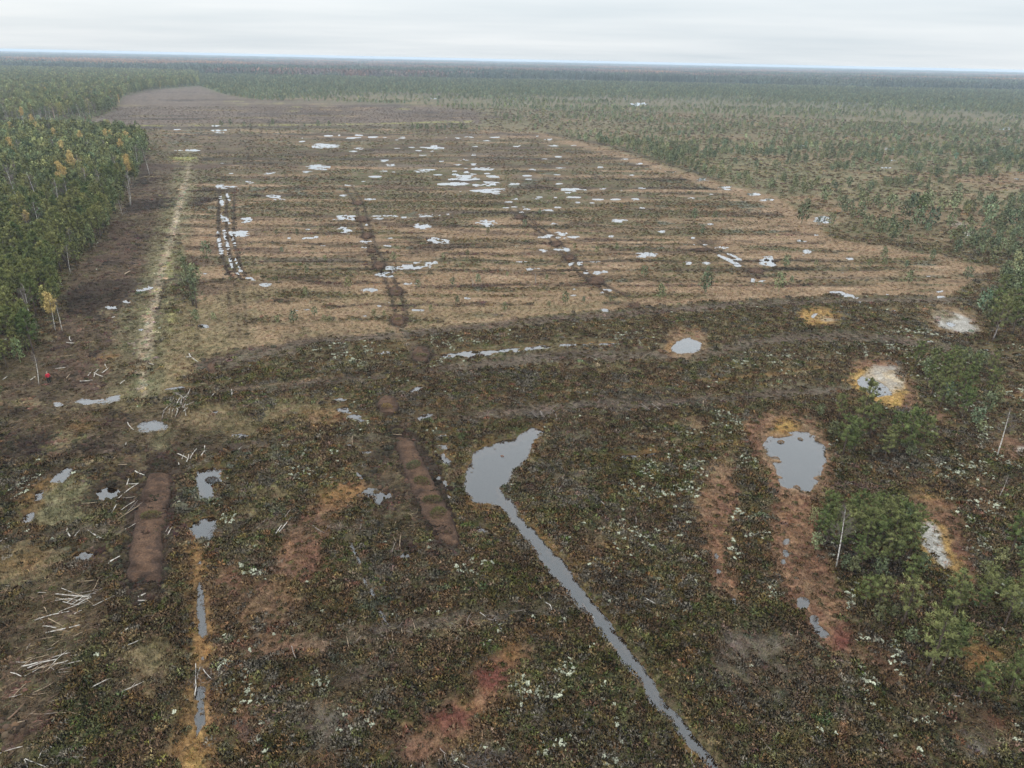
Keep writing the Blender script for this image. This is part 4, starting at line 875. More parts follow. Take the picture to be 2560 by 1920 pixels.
# light versions for the trees nobody could count
NBL = 12
def lod_pine(seed, ht, nb, shape, W, bw, bl):
    r = np.random.default_rng(seed); b = MB()
    b.blades(np.array([[0, 0, -.2]]*2), np.array([[0, 0, 1.0]]*2), ht*.95, .20, 1.2, r)
    for i in range(nb):
        k = (i+.5)/nb; t = .25+.75*k
        prof = {'bog': math.sqrt(max(.02, 1-((k-.35)/.68)**2)), 'wood': math.sqrt(max(.02, 1-((k-.25)/.78)**2)), 'spruce': 1.02-k}[shape]
        a = i*2.399+r.uniform(-.6, .6); q = W*prof*r.uniform(.35, 1.05); el = -.25 if shape == 'spruce' else .35
        c = np.array([q*math.cos(a), q*math.sin(a), t*ht])
        D = unit(r.normal(0, .75, (NBL, 3))+np.array([math.cos(a)*.6, math.sin(a)*.6, el+.5]))
        b.blades(c+r.normal(0, .15*W, (NBL, 3)), D, r.uniform(.6, 1.1, NBL)*bl, bw*r.uniform(.7, 1.2, NBL), np.clip(r.normal(1.0, .22)+r.normal(0, .12, NBL), .4, 1.9), r, D*.8+c*np.array([1, 1, 0])/W*.4+np.array([0, 0, .35]))
    return b.mesh('distant_pine', M_INST)
def lod_birch(seed, ht):
    r = np.random.default_rng(seed); b = MB()
    b.blades(np.array([[0, 0, -.2]]*3), unit(np.array([[0, 0, 1.0]]*3)+r.normal(0, .03, (3, 3))), ht*.9, .2, 2.6, r)
    nn_ = 110; a = r.uniform(0, 6.28, nn_); t = r.uniform(.4, 1.0, nn_); q = ht*.16*np.sqrt(np.clip(1-((t-.65)/.42)**2, .02, 1))*np.sqrt(r.uniform(0, 1, nn_))
    P = np.stack([q*np.cos(a), q*np.sin(a), t*ht*.95], 1); D = unit(np.stack([np.cos(a)*.5, np.sin(a)*.5, np.full(nn_, .9)], 1)+r.normal(0, .4, (nn_, 3)))
    b.blades(P, D, r.uniform(.5, 1.2, nn_), r.uniform(.08, .2, nn_), np.clip(r.normal(1, .25, nn_), .4, 1.7), r)
    return b.mesh('distant_birch', M_INST)
def patch_mesh(seed, size=60, nt_=46, conif=.5):
    r = np.random.default_rng(seed); b = MB()
    for i in range(nt_):
        x, y = r.uniform(-size/2, size/2, 2); ht = r.uniform(9, 17); sprc = r.uniform() < conif
        nn_ = 13; t = r.uniform(.3, 1, nn_); a = r.uniform(0, 6.28, nn_); W = (2.3*(1.15-t) if sprc else 2.6*np.sqrt(np.clip(1-((t-.6)/.5)**2, .05, 1)))
        P = np.stack([x+W*np.cos(a)*.6, y+W*np.sin(a)*.6, t*ht-1.2], 1); D = unit(np.stack([np.cos(a)*.5, np.sin(a)*.5, np.full(nn_, .8)], 1)+r.normal(0, .3, (nn_, 3)))
        b.blades(P, D, r.uniform(2.2, 3.6, nn_), r.uniform(1.3, 2.4, nn_), np.clip(r.normal(1, .3), .4, 1.8), r, D*.8+np.stack([np.cos(a), np.sin(a), 0*a+.5], 1)*.6)
    return b.mesh('forest_patch', M_INST)

def gh(x, y):
    s = surface(np.array([x]), np.array([y])); return float(s.h[0])
NEARWOOD = [(-60,1659),(-400,1500),(-400,330),(0,300),(120,300),(300,306),(318,320),(314,345),(292,395),(266,440),(236,495),(202,545),(160,596),(132,640),(126,690),(108,742),(72,780),(40,800),(0,812),(-60,830)]
# pines: (x, y, height, kind)
TREES = []
def add_tree(kind, u, v, h, place, z=0.0):
    x, y = unproj(u, v, z); TREES.append([kind, x, y, h, place, u, v])
def zt(c, r, s, place, kind='bog', k=.25):
    for it in s.split():
        q = [float(w) for w in it.split(',')]; u, v = (Z(c, r, q[0], q[1]) if r >= 0 else T(c, q[0], q[1]))
        x, y = unproj(u, v); dist = math.hypot(math.hypot(x, y), H)
        h = q[2]*k*dist/FD/math.cos(math.asin(H/dist)) if len(q) > 2 else random.Random(int(u*7+v)).uniform(3.2, 5.4)
        TREES.append([kind, x, y, h, place, u, v])
zt(3, 2, '800,420,370 600,320,200 445,290,110 880,470,260 640,640,300 740,590,250 1170,640,370 1290,640,300 1000,660,220 1210,660,130 720,470,160 560,480,150 1040,600,200 1080,520,220 1230,520,180 690,630,180', 'clump beside the round tussock pool')
zt(3, 2, '480,1250,260 560,1200,210 680,1240,240 760,1190,220 860,1270,250 940,1200,210 1000,1330,240 1130,1300,240 1190,1180,120 430,1330,200 500,1400,210 600,1480,240 700,1420,250 800,1470,240 930,1500,280 1050,1400,250 1200,1520,260 1260,1400,240 740,1560,190 1080,1580,220 950,1655,170 800,1640,170 650,1640,120 1140,1480,220 850,1390,260 400,1450,150 560,1330,220 640,1330,220 780,1330,240 900,1390,240 1100,1230,200 1230,1300,220 1010,1230,200 720,1660,140 1010,1560,230 390,1240,150 880,1590,160', 'thicket west of the bleached mud pool')
zt(3, 2, '1400,130,190 1470,230,240 1560,220,140 1660,300,230 1725,260,180 1900,150,220 1880,270,160 1780,400,160 1830,440,110 1360,60,180 1500,80,200 1700,120,220 1600,40,200 1960,200,160 1540,150,150 1640,180,220', 'thicket behind the yellow rimmed pool')
zt(3, 1, '1260,1530,190 1440,1500,150 1550,1560,190 1700,1510,140 1800,1560,170 1900,1620,180 1600,1640,220 1750,1640,190 1500,1640,200 1350,1600,140 1650,1480,110 1400,1590,180 1850,1500,110', 'thicket behind the yellow rimmed pool')
zt(3, 1, '1850,1060,180 1950,1280,300 2110,1240,250 2050,1110,210 2150,1160,250 2000,980,200 2200,1120,240 2160,950,200 1900,1000,150 2010,850,160 2130,820,180 2200,880,160 1940,1120,220 2070,1000,180 2190,1260,200 1880,1110,150', 'group behind the pale mud pool')
zt(3, 3, '830,290,240 940,310,240 1150,450,330 1210,90,220 1590,390,330 1640,300,170 1520,330,160 1800,330,160 1880,280,220 1900,130,170 2000,260,180 2030,470,280 2110,340,150 1360,880,440 1220,600,120 1500,800,330 1600,780,300 1800,1070,260 2070,1060,280 2180,220,200 1980,980,160 1070,380,90 930,420,130 1420,700,200', 'scattered bog pines south of the thickets')
zt(3, 2, '2090,1480,300 1990,1600,150 2160,1640,170 1860,1655,110 1330,1620,130 2200,1400,220 2180,1540,160 950,1690,150 1330,1560,90', 'scattered bog pines south of the thickets')
zt(1, 1, '360,380,60 225,530,55 180,380,50 440,720,80 800,850,110 1190,600,80 1830,560,60 1700,820,80 1920,800,90 1400,840,80 330,1150,130 510,1080,90 1020,1085,70 1110,1085,60 600,610,60 430,900,80 1740,980,80 2150,1040,90 1510,1040,70 2005,370,60 590,1130,70 640,1130,60 190,1150,80 1620,590,60 2170,740,50', 'cut-over field', 'young')
zt(2, 1, '1140,745,110 1665,880,180 1280,945,150 460,975,120 620,960,60 905,510,70 940,165,60 320,1000,60 730,540,70 540,500,60 110,310,70 1640,370,80 1570,250,100 1690,700,60 850,960,60 300,770,60 1750,240,70 700,280,60 240,200,50', 'cut-over field', 'young')
zt(3, 1, '150,670,120 990,600,110 1410,600,90 1210,800,110 1720,760,100 1000,650,70 870,660,70 90,870,170 410,650,60 1190,660,60 200,800,70', 'cut-over field', 'young')
zt(0, 1, '1675,990,370 1700,1005,300 1700,1130,110 1810,1160,120 1790,560,130 1690,800,170 1850,1120,70', 'cut-over field beside the track', 'young')
zt(3, 1, '540,310,120 290,280,170 790,230,130 960,390,160 1120,380,100 1730,480,140 640,170,120 700,200,120 480,110,150 820,150,140 1050,200,160 1180,260,170 1290,260,190 1400,330,160 1480,210,140 1350,200,180 1560,330,130 1700,400,150 1640,430,120 1980,390,140 2100,340,150 2050,250,130 1900,300,160 2180,280,140 1820,560,110 1950,620,130 2150,640,150 2080,560,120 1880,210,150 1600,180,150 1240,170,140 920,160,120 2120,700,150 2040,740,120 1280,330,160', 'open pine bog beyond the cut-over field')
# white birches and golden crowns in the wood
def top_tree(kind, u, v, h, place):
    x, y = unproj(u, v, h); TREES.append([kind, x, y, h, place, u, v])
for a, b_, h in ((505,10,8),(290,100,8.5),(215,190,6),(160,800,8),(210,850,6),(470,930,6),(600,320,6),(550,460,6.5),(1090,-60,7),(1030,60,5),(260,1400,5),(85,450,5),(20,430,5)):
    u, v = Z(0, 1, a, b_); top_tree('birch', u, v, h, 'west wood')
u, v = Z(0, 1, 395, 880); top_tree('gold', u, v, 7, 'west wood')
u, v = Z(0, 1, 210, 170); top_tree('gold', u, v, 6, 'west wood')
for a, b_ in ((128,690),(200,740),(340,830),(385,910),(510,850),(670,835),(710,840),(805,850),(445,1000),(60,790),(50,890),(225,790),(805,1000),(380,1050),(440,980),(770,905)):
    u, v = T(0, a, b_); top_tree('gold', u, v, 10.5, 'west wood')
for a, b_ in ((930,950),(800,1110),(635,1090),(490,1000),(30,1060),(50,1070),(195,1110),(545,900),(720,1000),(320,890),(670,900),(860,930),(120,900),(410,1150),(330,1160),(70,1040),(85,1130),(525,1080),(265,830),(300,790)):
    u, v = T(0, a, b_); top_tree('birch', u, v, 10.5, 'west wood')
for it in '240,800 270,805 300,795 330,795 360,790 420,785 480,775 520,772 545,766 580,756 610,742 640,728 690,716 715,712 740,706 160,812 190,815 60,795 90,795 120,805 255,775 310,770 370,765 450,762 500,750 560,735'.split():
    q_ = [float(w) for w in it.split(',')]; u, v = T(0, *q_); add_tree('birch', u, v, random.Random(int(q_[0])).uniform(7, 11), 'wood edge')
for u, v, h in ((2152,990,6.3),(1804,1234,6.6),(2155,1082,3)): add_tree('birch', u, v, h, 'east bog')
for c, r, s in ((3, 1, '1940,1290,120'), (1, 1, '1872,822,60'), (2, 1, '203,800,90'), (3, 1, '290,270,110')):
    zt(c, r, s, 'bog', 'snag')
zt(1, -1, '1635,1155,45 1645,1155,40', 'bog', 'snag', .3359); zt(0, -1, '1875,808,70 1590,1020,30', 'bog', 'snag', .3359); zt(2, -1, '620,1165,90 875,1045,55 447,1075,50 915,1150,55 450,965,40', 'bog', 'snag', .3359)

# wood and bog fillers, thinned to even spacing
def poisson(x0, x1, y0, y1, sp_, dens=None, seed=1):
    r = np.random.default_rng(seed); xs = np.arange(x0, x1, sp_); X, Y = np.meshgrid(xs, np.arange(y0, y1, sp_))
    X = X.reshape(-1)+r.uniform(-.48, .48, X.size)*sp_; Y = Y.reshape(-1)+r.uniform(-.48, .48, Y.size)*sp_
    u, v = proj(X, Y); return X, Y, u, v, r.uniform(0, 1, X.size)
X, Y, u, v, q = poisson(-330, -40, 60, 470, 2.35, seed=5)
k = (sd_poly(u, v, NEARWOOD) < 0) & (u > -160) & (q < .80)
hw = np.interp(Y, [100, 250, 400], [6.6, 8.2, 9.0])
rt = np.random.default_rng(11)
for x, y, a, b_, h in zip(X[k], Y[k], u[k], v[k], hw[k]): TREES.append(['wood', x, y, h*rt.uniform(.60, 1.22), 'west wood', a, b_])
# pine bog east of the field, out to 430 m
X, Y, u, v, q = poisson(-60, 420, 60, 460, 3.6, seed=6)
fs = sd_poly(u, v, FIELD)
dn = ss(.47, .60, fbm(X, Y, 20, 61, 3))*.75+ss(.42, .62, fbm(X, Y, 55, 62, 2))*.20
eastline = np.interp(v, [270, 300, 330, 390, 440, 530, 580, 640, 700, 760], [1060, 1230, 1360, 1540, 1720, 1850, 2100, 2150, 2190, 2230])
edge_ = np.exp(-np.maximum(u-eastline, 0)/(60+(v-270)*.2))*ss(470, 330, v)
dn = np.clip(dn*.8+edge_*.42, 0, .9)
for cx_, cy_, w_, h_ in ((1773,475,110,30),(2090,492,100,24),*OPEN): dn = dn*(sd_ell(u, v, cx_, cy_, w_, h_) > 0)
k = (fs > 6) & (u > eastline) & (u < 2330) & (q < dn) & (v < 640)
for x, y, a, b_ in zip(X[k], Y[k], u[k], v[k]): TREES.append(['bog', x, y, rt.uniform(2.2, 5.2), 'open pine bog beyond the cut-over field', a, b_])
# ditch-side pines north of the field
X, Y, u, v, q = poisson(-200, 120, 380, 520, 3.2, seed=8)
k = (((u > 890) & (u < 1085) & (v > 262) & (v < 283)) | ((u > 700) & (u < 890) & (v > 268) & (v < 276) & (q < .4)) | ((u > 260) & (u < 700) & (v > 271) & (v < 277) & (q < .12))) & (q < .6)
for x, y, a, b_ in zip(X[k], Y[k], u[k], v[k]): TREES.append(['bog', x, y, rt.uniform(2.5, 5.5), 'ditch bank north of the field', a, b_])

# the birches stand in small gaps of the wood: nothing grows close in front of them
bx = [(t_[1], t_[2]) for t_ in TREES if t_[0] in ('birch', 'gold')]
def crowded(x, y):
    for a, b_ in bx:
        dx, dy = x-a, y-b_
        if dx*dx+dy*dy < 2.0: return True
        q_ = math.hypot(a, b_); fx, fy = -a/q_, -b_/q_; al = dx*fx+dy*fy; la = abs(dx*fy-dy*fx)
        if 0 < al < 9 and la < 1.7: return True
    return False
TREES = [t_ for t_ in TREES if t_[0] != 'wood' or not crowded(t_[1], t_[2])]
tx = np.array([t_[1] for t_ in TREES]); ty = np.array([t_[2] for t_ in TREES]); tS = surface(tx, ty)
# keep trees out of the pools
for t_, hz, w_ in zip(TREES, tS.h, tS.ws): t_.append(max(float(hz), 0)); t_.append(float(w_))
TREES = [t_ for t_ in TREES if t_[8] > .5 or t_[0] in ('birch', 'snag')]
def infr(t_): 
    a, b_ = proj(t_[1], t_[2], t_[3]*.6); return -12 < a < 2224 and b_ < 1680
def shown(t_): return t_[3]/math.hypot(math.hypot(t_[1], t_[2]), H)
pin = sorted([t_ for t_ in TREES if t_[0] in ('bog', 'wood', 'young') and infr(t_)], key=shown, reverse=True)
single = pin[:296]; rest = pin[296:]+[t_ for t_ in TREES if t_[0] in ('bog', 'wood', 'young') and not infr(t_)]
trr = random.Random(3)
def ordinal(k): return '%d%s' % (k, 'th' if 10 < k % 100 < 14 else {1: 'st', 2: 'nd', 3: 'rd'}.get(k % 10, 'th'))
def place_tree(t_, name, meshes, base_h, label, cat, group):
    o = bpy.data.objects.new(name, None); COL.objects.link(o); o.empty_display_size = .3
    s = t_[3]/base_h; o.location = (t_[1], t_[2], t_[7]-.03); o.rotation_euler = (0, 0, trr.uniform(0, 6.28)); o.scale = (s*trr.uniform(.92, 1.12), s*trr.uniform(.92, 1.12), s)
    tag(o, label, cat, group)
    for nm, me in zip(('trunk', 'crown'), meshes):
        c = bpy.data.objects.new(nm, me); COL.objects.link(c); c.parent = o
    return o
PERSON_XY = unproj(107.5, 829)
def size_word(h, lo, hi): return 'short' if h < lo else ('tall' if h > hi else 'mid-height')
groups = {}
for t_ in single: groups.setdefault((t_[0], t_[4]), []).append(t_)
ANCH = {'west wood': (PERSON_XY, 'the person in red'), 'clump beside the round tussock pool': (unproj(1715, 1000), 'the round tussock pool'), 'thicket west of the bleached mud pool': (unproj(2020, 1180), 'the bleached mud pool'),
 'thicket behind the yellow rimmed pool': (unproj(1890, 830), 'the yellow rimmed pool'), 'group behind the pale mud pool': (unproj(2060, 697), 'the pale mud pool'), 'scattered bog pines south of the thickets': (unproj(2020, 1180), 'the bleached mud pool'),
 'cut-over field': (unproj(853, 692), 'the plug ending the ruts'), 'cut-over field beside the track': (unproj(325, 700), 'the pale track'), 'open pine bog beyond the cut-over field': (unproj(1773, 475), 'the lone bog pool'), 'ditch bank north of the field': (unproj(1060, 275), 'the bank end')}
WHERE = {'west wood': 'in the dense dark wood', 'clump beside the round tussock pool': 'in the clump of pines', 'thicket west of the bleached mud pool': 'in the dense thicket', 'thicket behind the yellow rimmed pool': 'in the thicket', 'group behind the pale mud pool': 'in the group',
 'scattered bog pines south of the thickets': 'standing alone in heather', 'cut-over field': 'in the cut-over field', 'cut-over field beside the track': 'in sedge', 'open pine bog beyond the cut-over field': 'in the open pine bog', 'ditch bank north of the field': 'on the ditch bank'}
GRP = {'west wood': 'pines of the dark wood beside the track', 'clump beside the round tussock pool': 'pines in the clump beside the round pool', 'thicket west of the bleached mud pool': 'pines in the thicket by the bleached pool', 'thicket behind the yellow rimmed pool': 'pines in the thicket behind the yellow pool',
 'group behind the pale mud pool': 'pines behind the pale mud pool', 'scattered bog pines south of the thickets': 'scattered pines near the thickets', 'cut-over field': 'young pines in the cut-over field', 'cut-over field beside the track': 'young pines in the cut-over field', 'open pine bog beyond the cut-over field': 'pines of the open bog', 'ditch bank north of the field': 'pines on the ditch bank'}
for (kind, place), lst in groups.items():
    (ax, ay), an = ANCH[place]
    lst.sort(key=lambda t_: math.hypot(t_[1]-ax, t_[2]-ay))
    hs = sorted(t_[3] for t_ in lst); lo, hi = hs[len(hs)//3], hs[2*len(hs)//3]
    for k, t_ in enumerate(lst):
        lib, bh, nm, ad = {'bog': (BOGP, 6.0, 'pine_tree', 'bushy'), 'wood': (WOODP, 8.0, 'pine_tree', 'slender'), 'young': (YOUNGP, 3.0, 'young_pine', 'thin young')}[kind]
        tallest = t_[3] == max(hs)
        lab = '%s %s pine %s, %s nearest to %s' % ('tallest' if tallest else size_word(t_[3], lo, hi), ad, WHERE[place], ordinal(k+1), an)
        place_tree(t_, nm, lib[trr.randrange(len(lib))], bh, lab, 'pine', GRP[place])
bk = {}
for kind, nm, cat, lib, bh in (('birch', 'birch_tree', 'birch', BIRCH, 8.0), ('gold', 'golden_birch', 'birch', GOLD, 8.0)):
    lst = [t_ for t_ in TREES if t_[0] == kind]; lst.sort(key=lambda t_: math.hypot(t_[1]-PERSON_XY[0], t_[2]-PERSON_XY[1]))
    kw = 0
    for t_ in lst:
        if t_[4] == 'east bog':
            lab = {990: 'leaning bare white birch alone in lichen heather east of the pine clump', 1234: 'bare white birch stem in front of the dense pine thicket', 1082: 'small bare birch stump beside the red moss strip'}[int(t_[6])]; gp = None
        else:
            kw += 1; lab = ('tall thin white birch along the far wood edge, %s nearest to the person in red' % ordinal(kw)) if t_[4] == 'wood edge' else ('leafless white birch rising from the dark wood, %s nearest to the person in red' if kind == 'birch' else 'golden leaved birch in the dark wood, %s nearest to the person in red') % ordinal(kw); gp = 'bare birches in the dark wood' if kind == 'birch' else 'golden birches in the dark wood'
        place_tree(t_, nm, lib[trr.randrange(len(lib))], bh, lab, cat, gp)
sn = [t_ for t_ in TREES if t_[0] == 'snag']; sn.sort(key=lambda t_: t_[2])
for k, t_ in enumerate(sn):
    o = link('dead_trunk', SNAG[k % 3], None, (t_[1], t_[2], t_[7]-.05)); o.scale = (1, 1, t_[3]/3.0); o.rotation_euler = (0, 0, k*1.3)
    tag(o, 'bare grey dead trunk standing on the bog, %s from the front' % ordinal(k+1), 'dead tree', 'dead trunks standing on the bog')

# the remaining pines of the wood and the bog
NB = np.array([.205, .230, .120]); NW = np.array([.180, .195, .080])
LOD_BOG = source_collection('lod_bog', [lod_pine(700+k, 4.5, 26, 'bog', 1.3, .30, .50) for k in range(6)])
LOD_WOOD = source_collection('lod_wood', [lod_pine(720+k, 8.0, 34, 'wood', 1.55, .32, .66) for k in range(6)])
LOD_SPR = source_collection('lod_spruce', [lod_pine(740+k, 13.0, 26, 'spruce', 2.2, .5, 1.5) for k in range(4)])
LOD_BIR = source_collection('lod_birch', [lod_birch(750+k, 9.0) for k in range(4)])
def jitc(base, n_, s=.26): return np.asarray(base)*np.clip(np.exp(rng.normal(0, s, (n_, 1))), .45, 2)*(1+rng.normal(0, 1, (n_, 1))*np.array([[.14, .05, -.02]]))
A = np.array([(t_[1], t_[2], t_[7], t_[3]) for t_ in rest if t_[0] == 'wood'])
scatter('wood_pines', LOD_WOOD, A[:, :3], jitc(NW, len(A)), A[:, 3]/8.0, rng.uniform(0, 6.28, len(A)), 'the remaining pines of the dark wood, one dense mass')
A = np.array([(t_[1], t_[2], t_[7], t_[3]) for t_ in rest if t_[0] != 'wood'])
scatter('bog_pines', LOD_BOG, A[:, :3], jitc(NB*.88, len(A), .18), A[:, 3]/5.0, rng.uniform(0, 6.28, len(A)), 'the remaining small pines dotted over the open bog')

# middle distance 430 - 1700 m
FARWOOD = [(-300,150),(430,150),(430,184),(330,194),(268,208),(248,240),(200,252),(0,266),(-300,285)]
CLEAR = [(150,284),(195,262),(250,240),(268,210),(320,196),(432,187),(482,206),(560,219),(720,222),(900,228),(1040,241),(1090,262),(1085,285),(150,290)]
X, Y, u, v, q = poisson(-1350, 1450, 300, 1750, 5.2, seed=21)
R = np.hypot(X, Y); d_ = v-hy_of(u)
inw = sd_poly(u, v, FARWOOD) < 0
k0 = (u > -60) & (u < 2270) & (R > 300)
fs = sd_poly(u, v, FIELD); cs = sd_poly(u, v, CLEAR); ns = sd_poly(u, v, NEARWOOD)
k = k0 & inw & (q < .95) & (cs > 0)
n_ = k.sum(); mixr = rng.uniform(0, 1, n_)
Pw = np.stack([X[k], Y[k], np.zeros(n_)], 1)
p_ = mixr < .86; scatter('far_wood', LOD_WOOD, Pw[p_], jitc(NW*1.05, p_.sum()), rng.uniform(1.0, 1.5, p_.sum()), rng.uniform(0, 6.28, p_.sum()), 'dark pine wood beyond the gap')
p_ = (mixr >= .86) & (mixr < .95); scatter('far_wood_birches', LOD_BIR, Pw[p_], jitc((.15, .12, .105), p_.sum()), rng.uniform(.9, 1.4, p_.sum()), rng.uniform(0, 6.28, p_.sum()), 'leafless birches in the far dark wood')
p_ = mixr >= .972; scatter('far_wood_gold', LOD_BIR, Pw[p_], jitc((.36, .20, .06), p_.sum()), rng.uniform(.9, 1.3, p_.sum()), rng.uniform(0, 6.28, p_.sum()), 'golden birches in the far dark wood')
dn = ss(.45, .57, fbm(X, Y, 38, 63, 4, 2.2)*.6+fbm(X, Y, 130, 64, 3, 2.0)*.4)*.58+.10
dn = dn+.5*ss(900, 1300, R)
leftside = ss(760, 420, u); dn = np.clip(dn+leftside*.7, 0, 1)
k = k0 & ~inw & (cs > 1) & (fs > 3) & (ns > 0) & (q < dn) & (R > 430)
n_ = k.sum(); Pb = np.stack([X[k], Y[k], np.zeros(n_)], 1); Rb = R[k]
scatter('far_bog_pines', LOD_BOG, Pb, jitc(NB, n_)*np.interp(Rb, [430, 900, 1500], [1.15, 1.05, .85])[:, None], rng.uniform(.35, .9, n_)*np.interp(Rb, [430, 1000, 1700], [1.0, 1.05, 1.7]), rng.uniform(0, 6.28, n_), 'small pines over the far bog, one green veil')
# forest from 1.6 km to the skyline
PATC = source_collection('patch_conifer', [patch_mesh(800+k, 60, 50, .75) for k in range(4)])
PATD = source_collection('patch_mixed', [patch_mesh(820+k, 60, 50, .25) for k in range(4)])
cells = []
for y0, y1, sp_ in ((1250, 3200, 42), (3200, 10500, 62)):
    X, Y, u, v, q = poisson(-8400, 8400, y0, y1, sp_, seed=int(y0))
    k = (u > -120) & (u < 2330) & (np.hypot(X, Y) < 10300); cells.append(np.stack([X[k], Y[k], u[k], v[k], q[k]], 1))
C = np.concatenate(cells); d_ = C[:, 3]-hy_of(C[:, 2]); R = np.hypot(C[:, 0], C[:, 1])
nz = fbm(C[:, 0], C[:, 1], 420, 71, 3, 1.8); nz2 = fbm(C[:, 0], C[:, 1], 900, 72, 3, 2.2); nz3 = fbm(C[:, 0], C[:, 1], 260, 73, 2, 1.5)
front = np.interp(C[:, 2], [0, 430, 800, 1200, 1500, 1900, 2212], [42, 44, 40, 36, 40, 42, 44])+(nz-.5)*20
on = d_ < front
brown = ss(.46, .58, nz*.5+nz2*.5+np.interp(d_, [0, 6, 14, 22, 30, 40], [.0, .02, .10, .08, -.04, -.20]))
br = rng.uniform(0, 1, len(C)) < brown
con = on & ~br; dec = on & br
P_c = np.stack([C[con, 0], C[con, 1], np.full(con.sum(), -.5)], 1); n_ = con.sum()
scatter('far_conifer_forest', PATC, P_c, jitc((.098, .120, .080), n_, .22), rng.uniform(.9, 1.25, n_)*np.interp(R[con], [1200, 2500, 10000], [.8, 1.0, 1.15]), rng.uniform(0, 6.28, n_), 'dark conifer forest stretching to the skyline')
P_d = np.stack([C[dec, 0], C[dec, 1], np.full(dec.sum(), -.5)], 1); n_ = dec.sum()
dc = jitc((.235, .150, .118), n_, .14); og = (nz3[dec] > np.interp(C[dec, 2], [0, 500, 900, 2212], [.50, .53, .60, .60])) & (d_[dec] < 34); dc[og] = jitc((.40, .19, .07), og.sum(), .2)
scatter('far_birch_forest', PATD, P_d, dc, rng.uniform(.85, 1.15, n_), rng.uniform(0, 6.28, n_), 'leafless brown and rusty birch forest towards the skyline')
# spruces breaking the far edge
X, Y, u, v, q = poisson(-1500, 1800, 1100, 2700, 16, seed=33); d_ = v-hy_of(u)
k = (u > -50) & (u < 2260) & (d_ < 44) & (d_ > 22) & (q < ss(.48, .62, fbm(X, Y, 120, 74, 2))*.8); n_ = k.sum()
scatter('far_spruces', LOD_SPR, np.stack([X[k], Y[k], np.zeros(n_)], 1), jitc((.066, .088, .058), n_), rng.uniform(.7, 1.35, n_), rng.uniform(0, 6.28, n_), 'spruces breaking the edge of the far forest')
#--THINGS--
# ------------------------------------------------------------------ peat dams in the old drains
def ell_rows(cx, cy, w, h):
    return [(cx-w/2*k, cy+h/2*t, cx+w/2*k, cy+h/2*t) for t, k in ((t, max(.12, (1-abs(t)**2.6))**.45) for t in (-1, -.85, -.6, -.2, .2, .6, .85, 1))]
def dam_mesh(rows, hmax, seed):
    r = np.random.default_rng(seed)
    Lp = np.array([unproj(a, b_) for a, b_, c, d in rows]); Rp = np.array([unproj(c, d) for a, b_, c, d in rows])
    n = 120; m_ = 33; tt = np.linspace(0, len(rows)-1, n)
    ip = lambda A: np.stack([np.interp(tt, np.arange(len(rows)), A[:, k]) for k in (0, 1)], 1)
    Lq, Rq = ip(Lp), ip(Rp); s = np.linspace(0, 1, m_)
    P = Lq[:, None]*(1-s)[None, :, None]+Rq[:, None]*s[None, :, None]
    t01 = np.linspace(0, 1, n); ends = np.minimum(1, np.minimum(t01, 1-t01)*14)[:, None]**.5
    side = (1-np.abs(2*s-1)**8)[None]**.8
    X, Y = P[..., 0], P[..., 1]
    ripple = .03*np.sin(Y*5.5+2.2*fbm(X, Y, 3, seed, 2))+.22*(fbm(X, Y, 1.2, seed+1, 3)-.5)+.20*(fbm(X, Y, .45, seed+2, 3)-.5)
    Zz = -.25+(hmax+.25+ripple)*np.clip(ends*side, 0, 1)
    X = X+1.5*(fbm(X, Y, .9, seed+5, 3)-.5)*(np.abs(2*s-1)**6)[None]*min(1, hmax*1.8)
    V = np.stack([X, Y, Zz], -1).reshape(-1, 3)
    i = np.arange((n-1)*m_).reshape(n-1, m_)[:, :-1].reshape(-1)
    # crumbly lit back and shaded flanks painted into the colour, seams between the digger's scoops
    wet_shade = np.clip(np.abs(2*s-1)[None]*1.15-.35+.9*(fbm(X, Y, 1.6, seed+7, 3)-.5), 0, 1)
    wet_shade = np.maximum(wet_shade, .4*ss(.86, .98, np.sin(Y*4.2+3.0*fbm(X, Y, 2.0, seed+8, 2)))*ss(.35, .6, fbm(X, Y, .9, seed+9, 2)))
    wet_shade = np.maximum(wet_shade, ss(.58, .70, fbm(X, Y, 1.0, seed+10, 3))*.7)[..., None]
    lit_back = palcol('SWA', fbm(X, Y, 1.2, seed+11, 3).reshape(-1)).reshape(n, m_, 3)*np.array([.66, .50, .42])
    C_ = (lit_back*(1-wet_shade)+np.array([.030, .020, .016])*wet_shade).reshape(-1, 3)
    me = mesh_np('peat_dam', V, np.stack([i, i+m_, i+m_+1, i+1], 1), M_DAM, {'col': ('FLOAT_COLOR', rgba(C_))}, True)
    return me
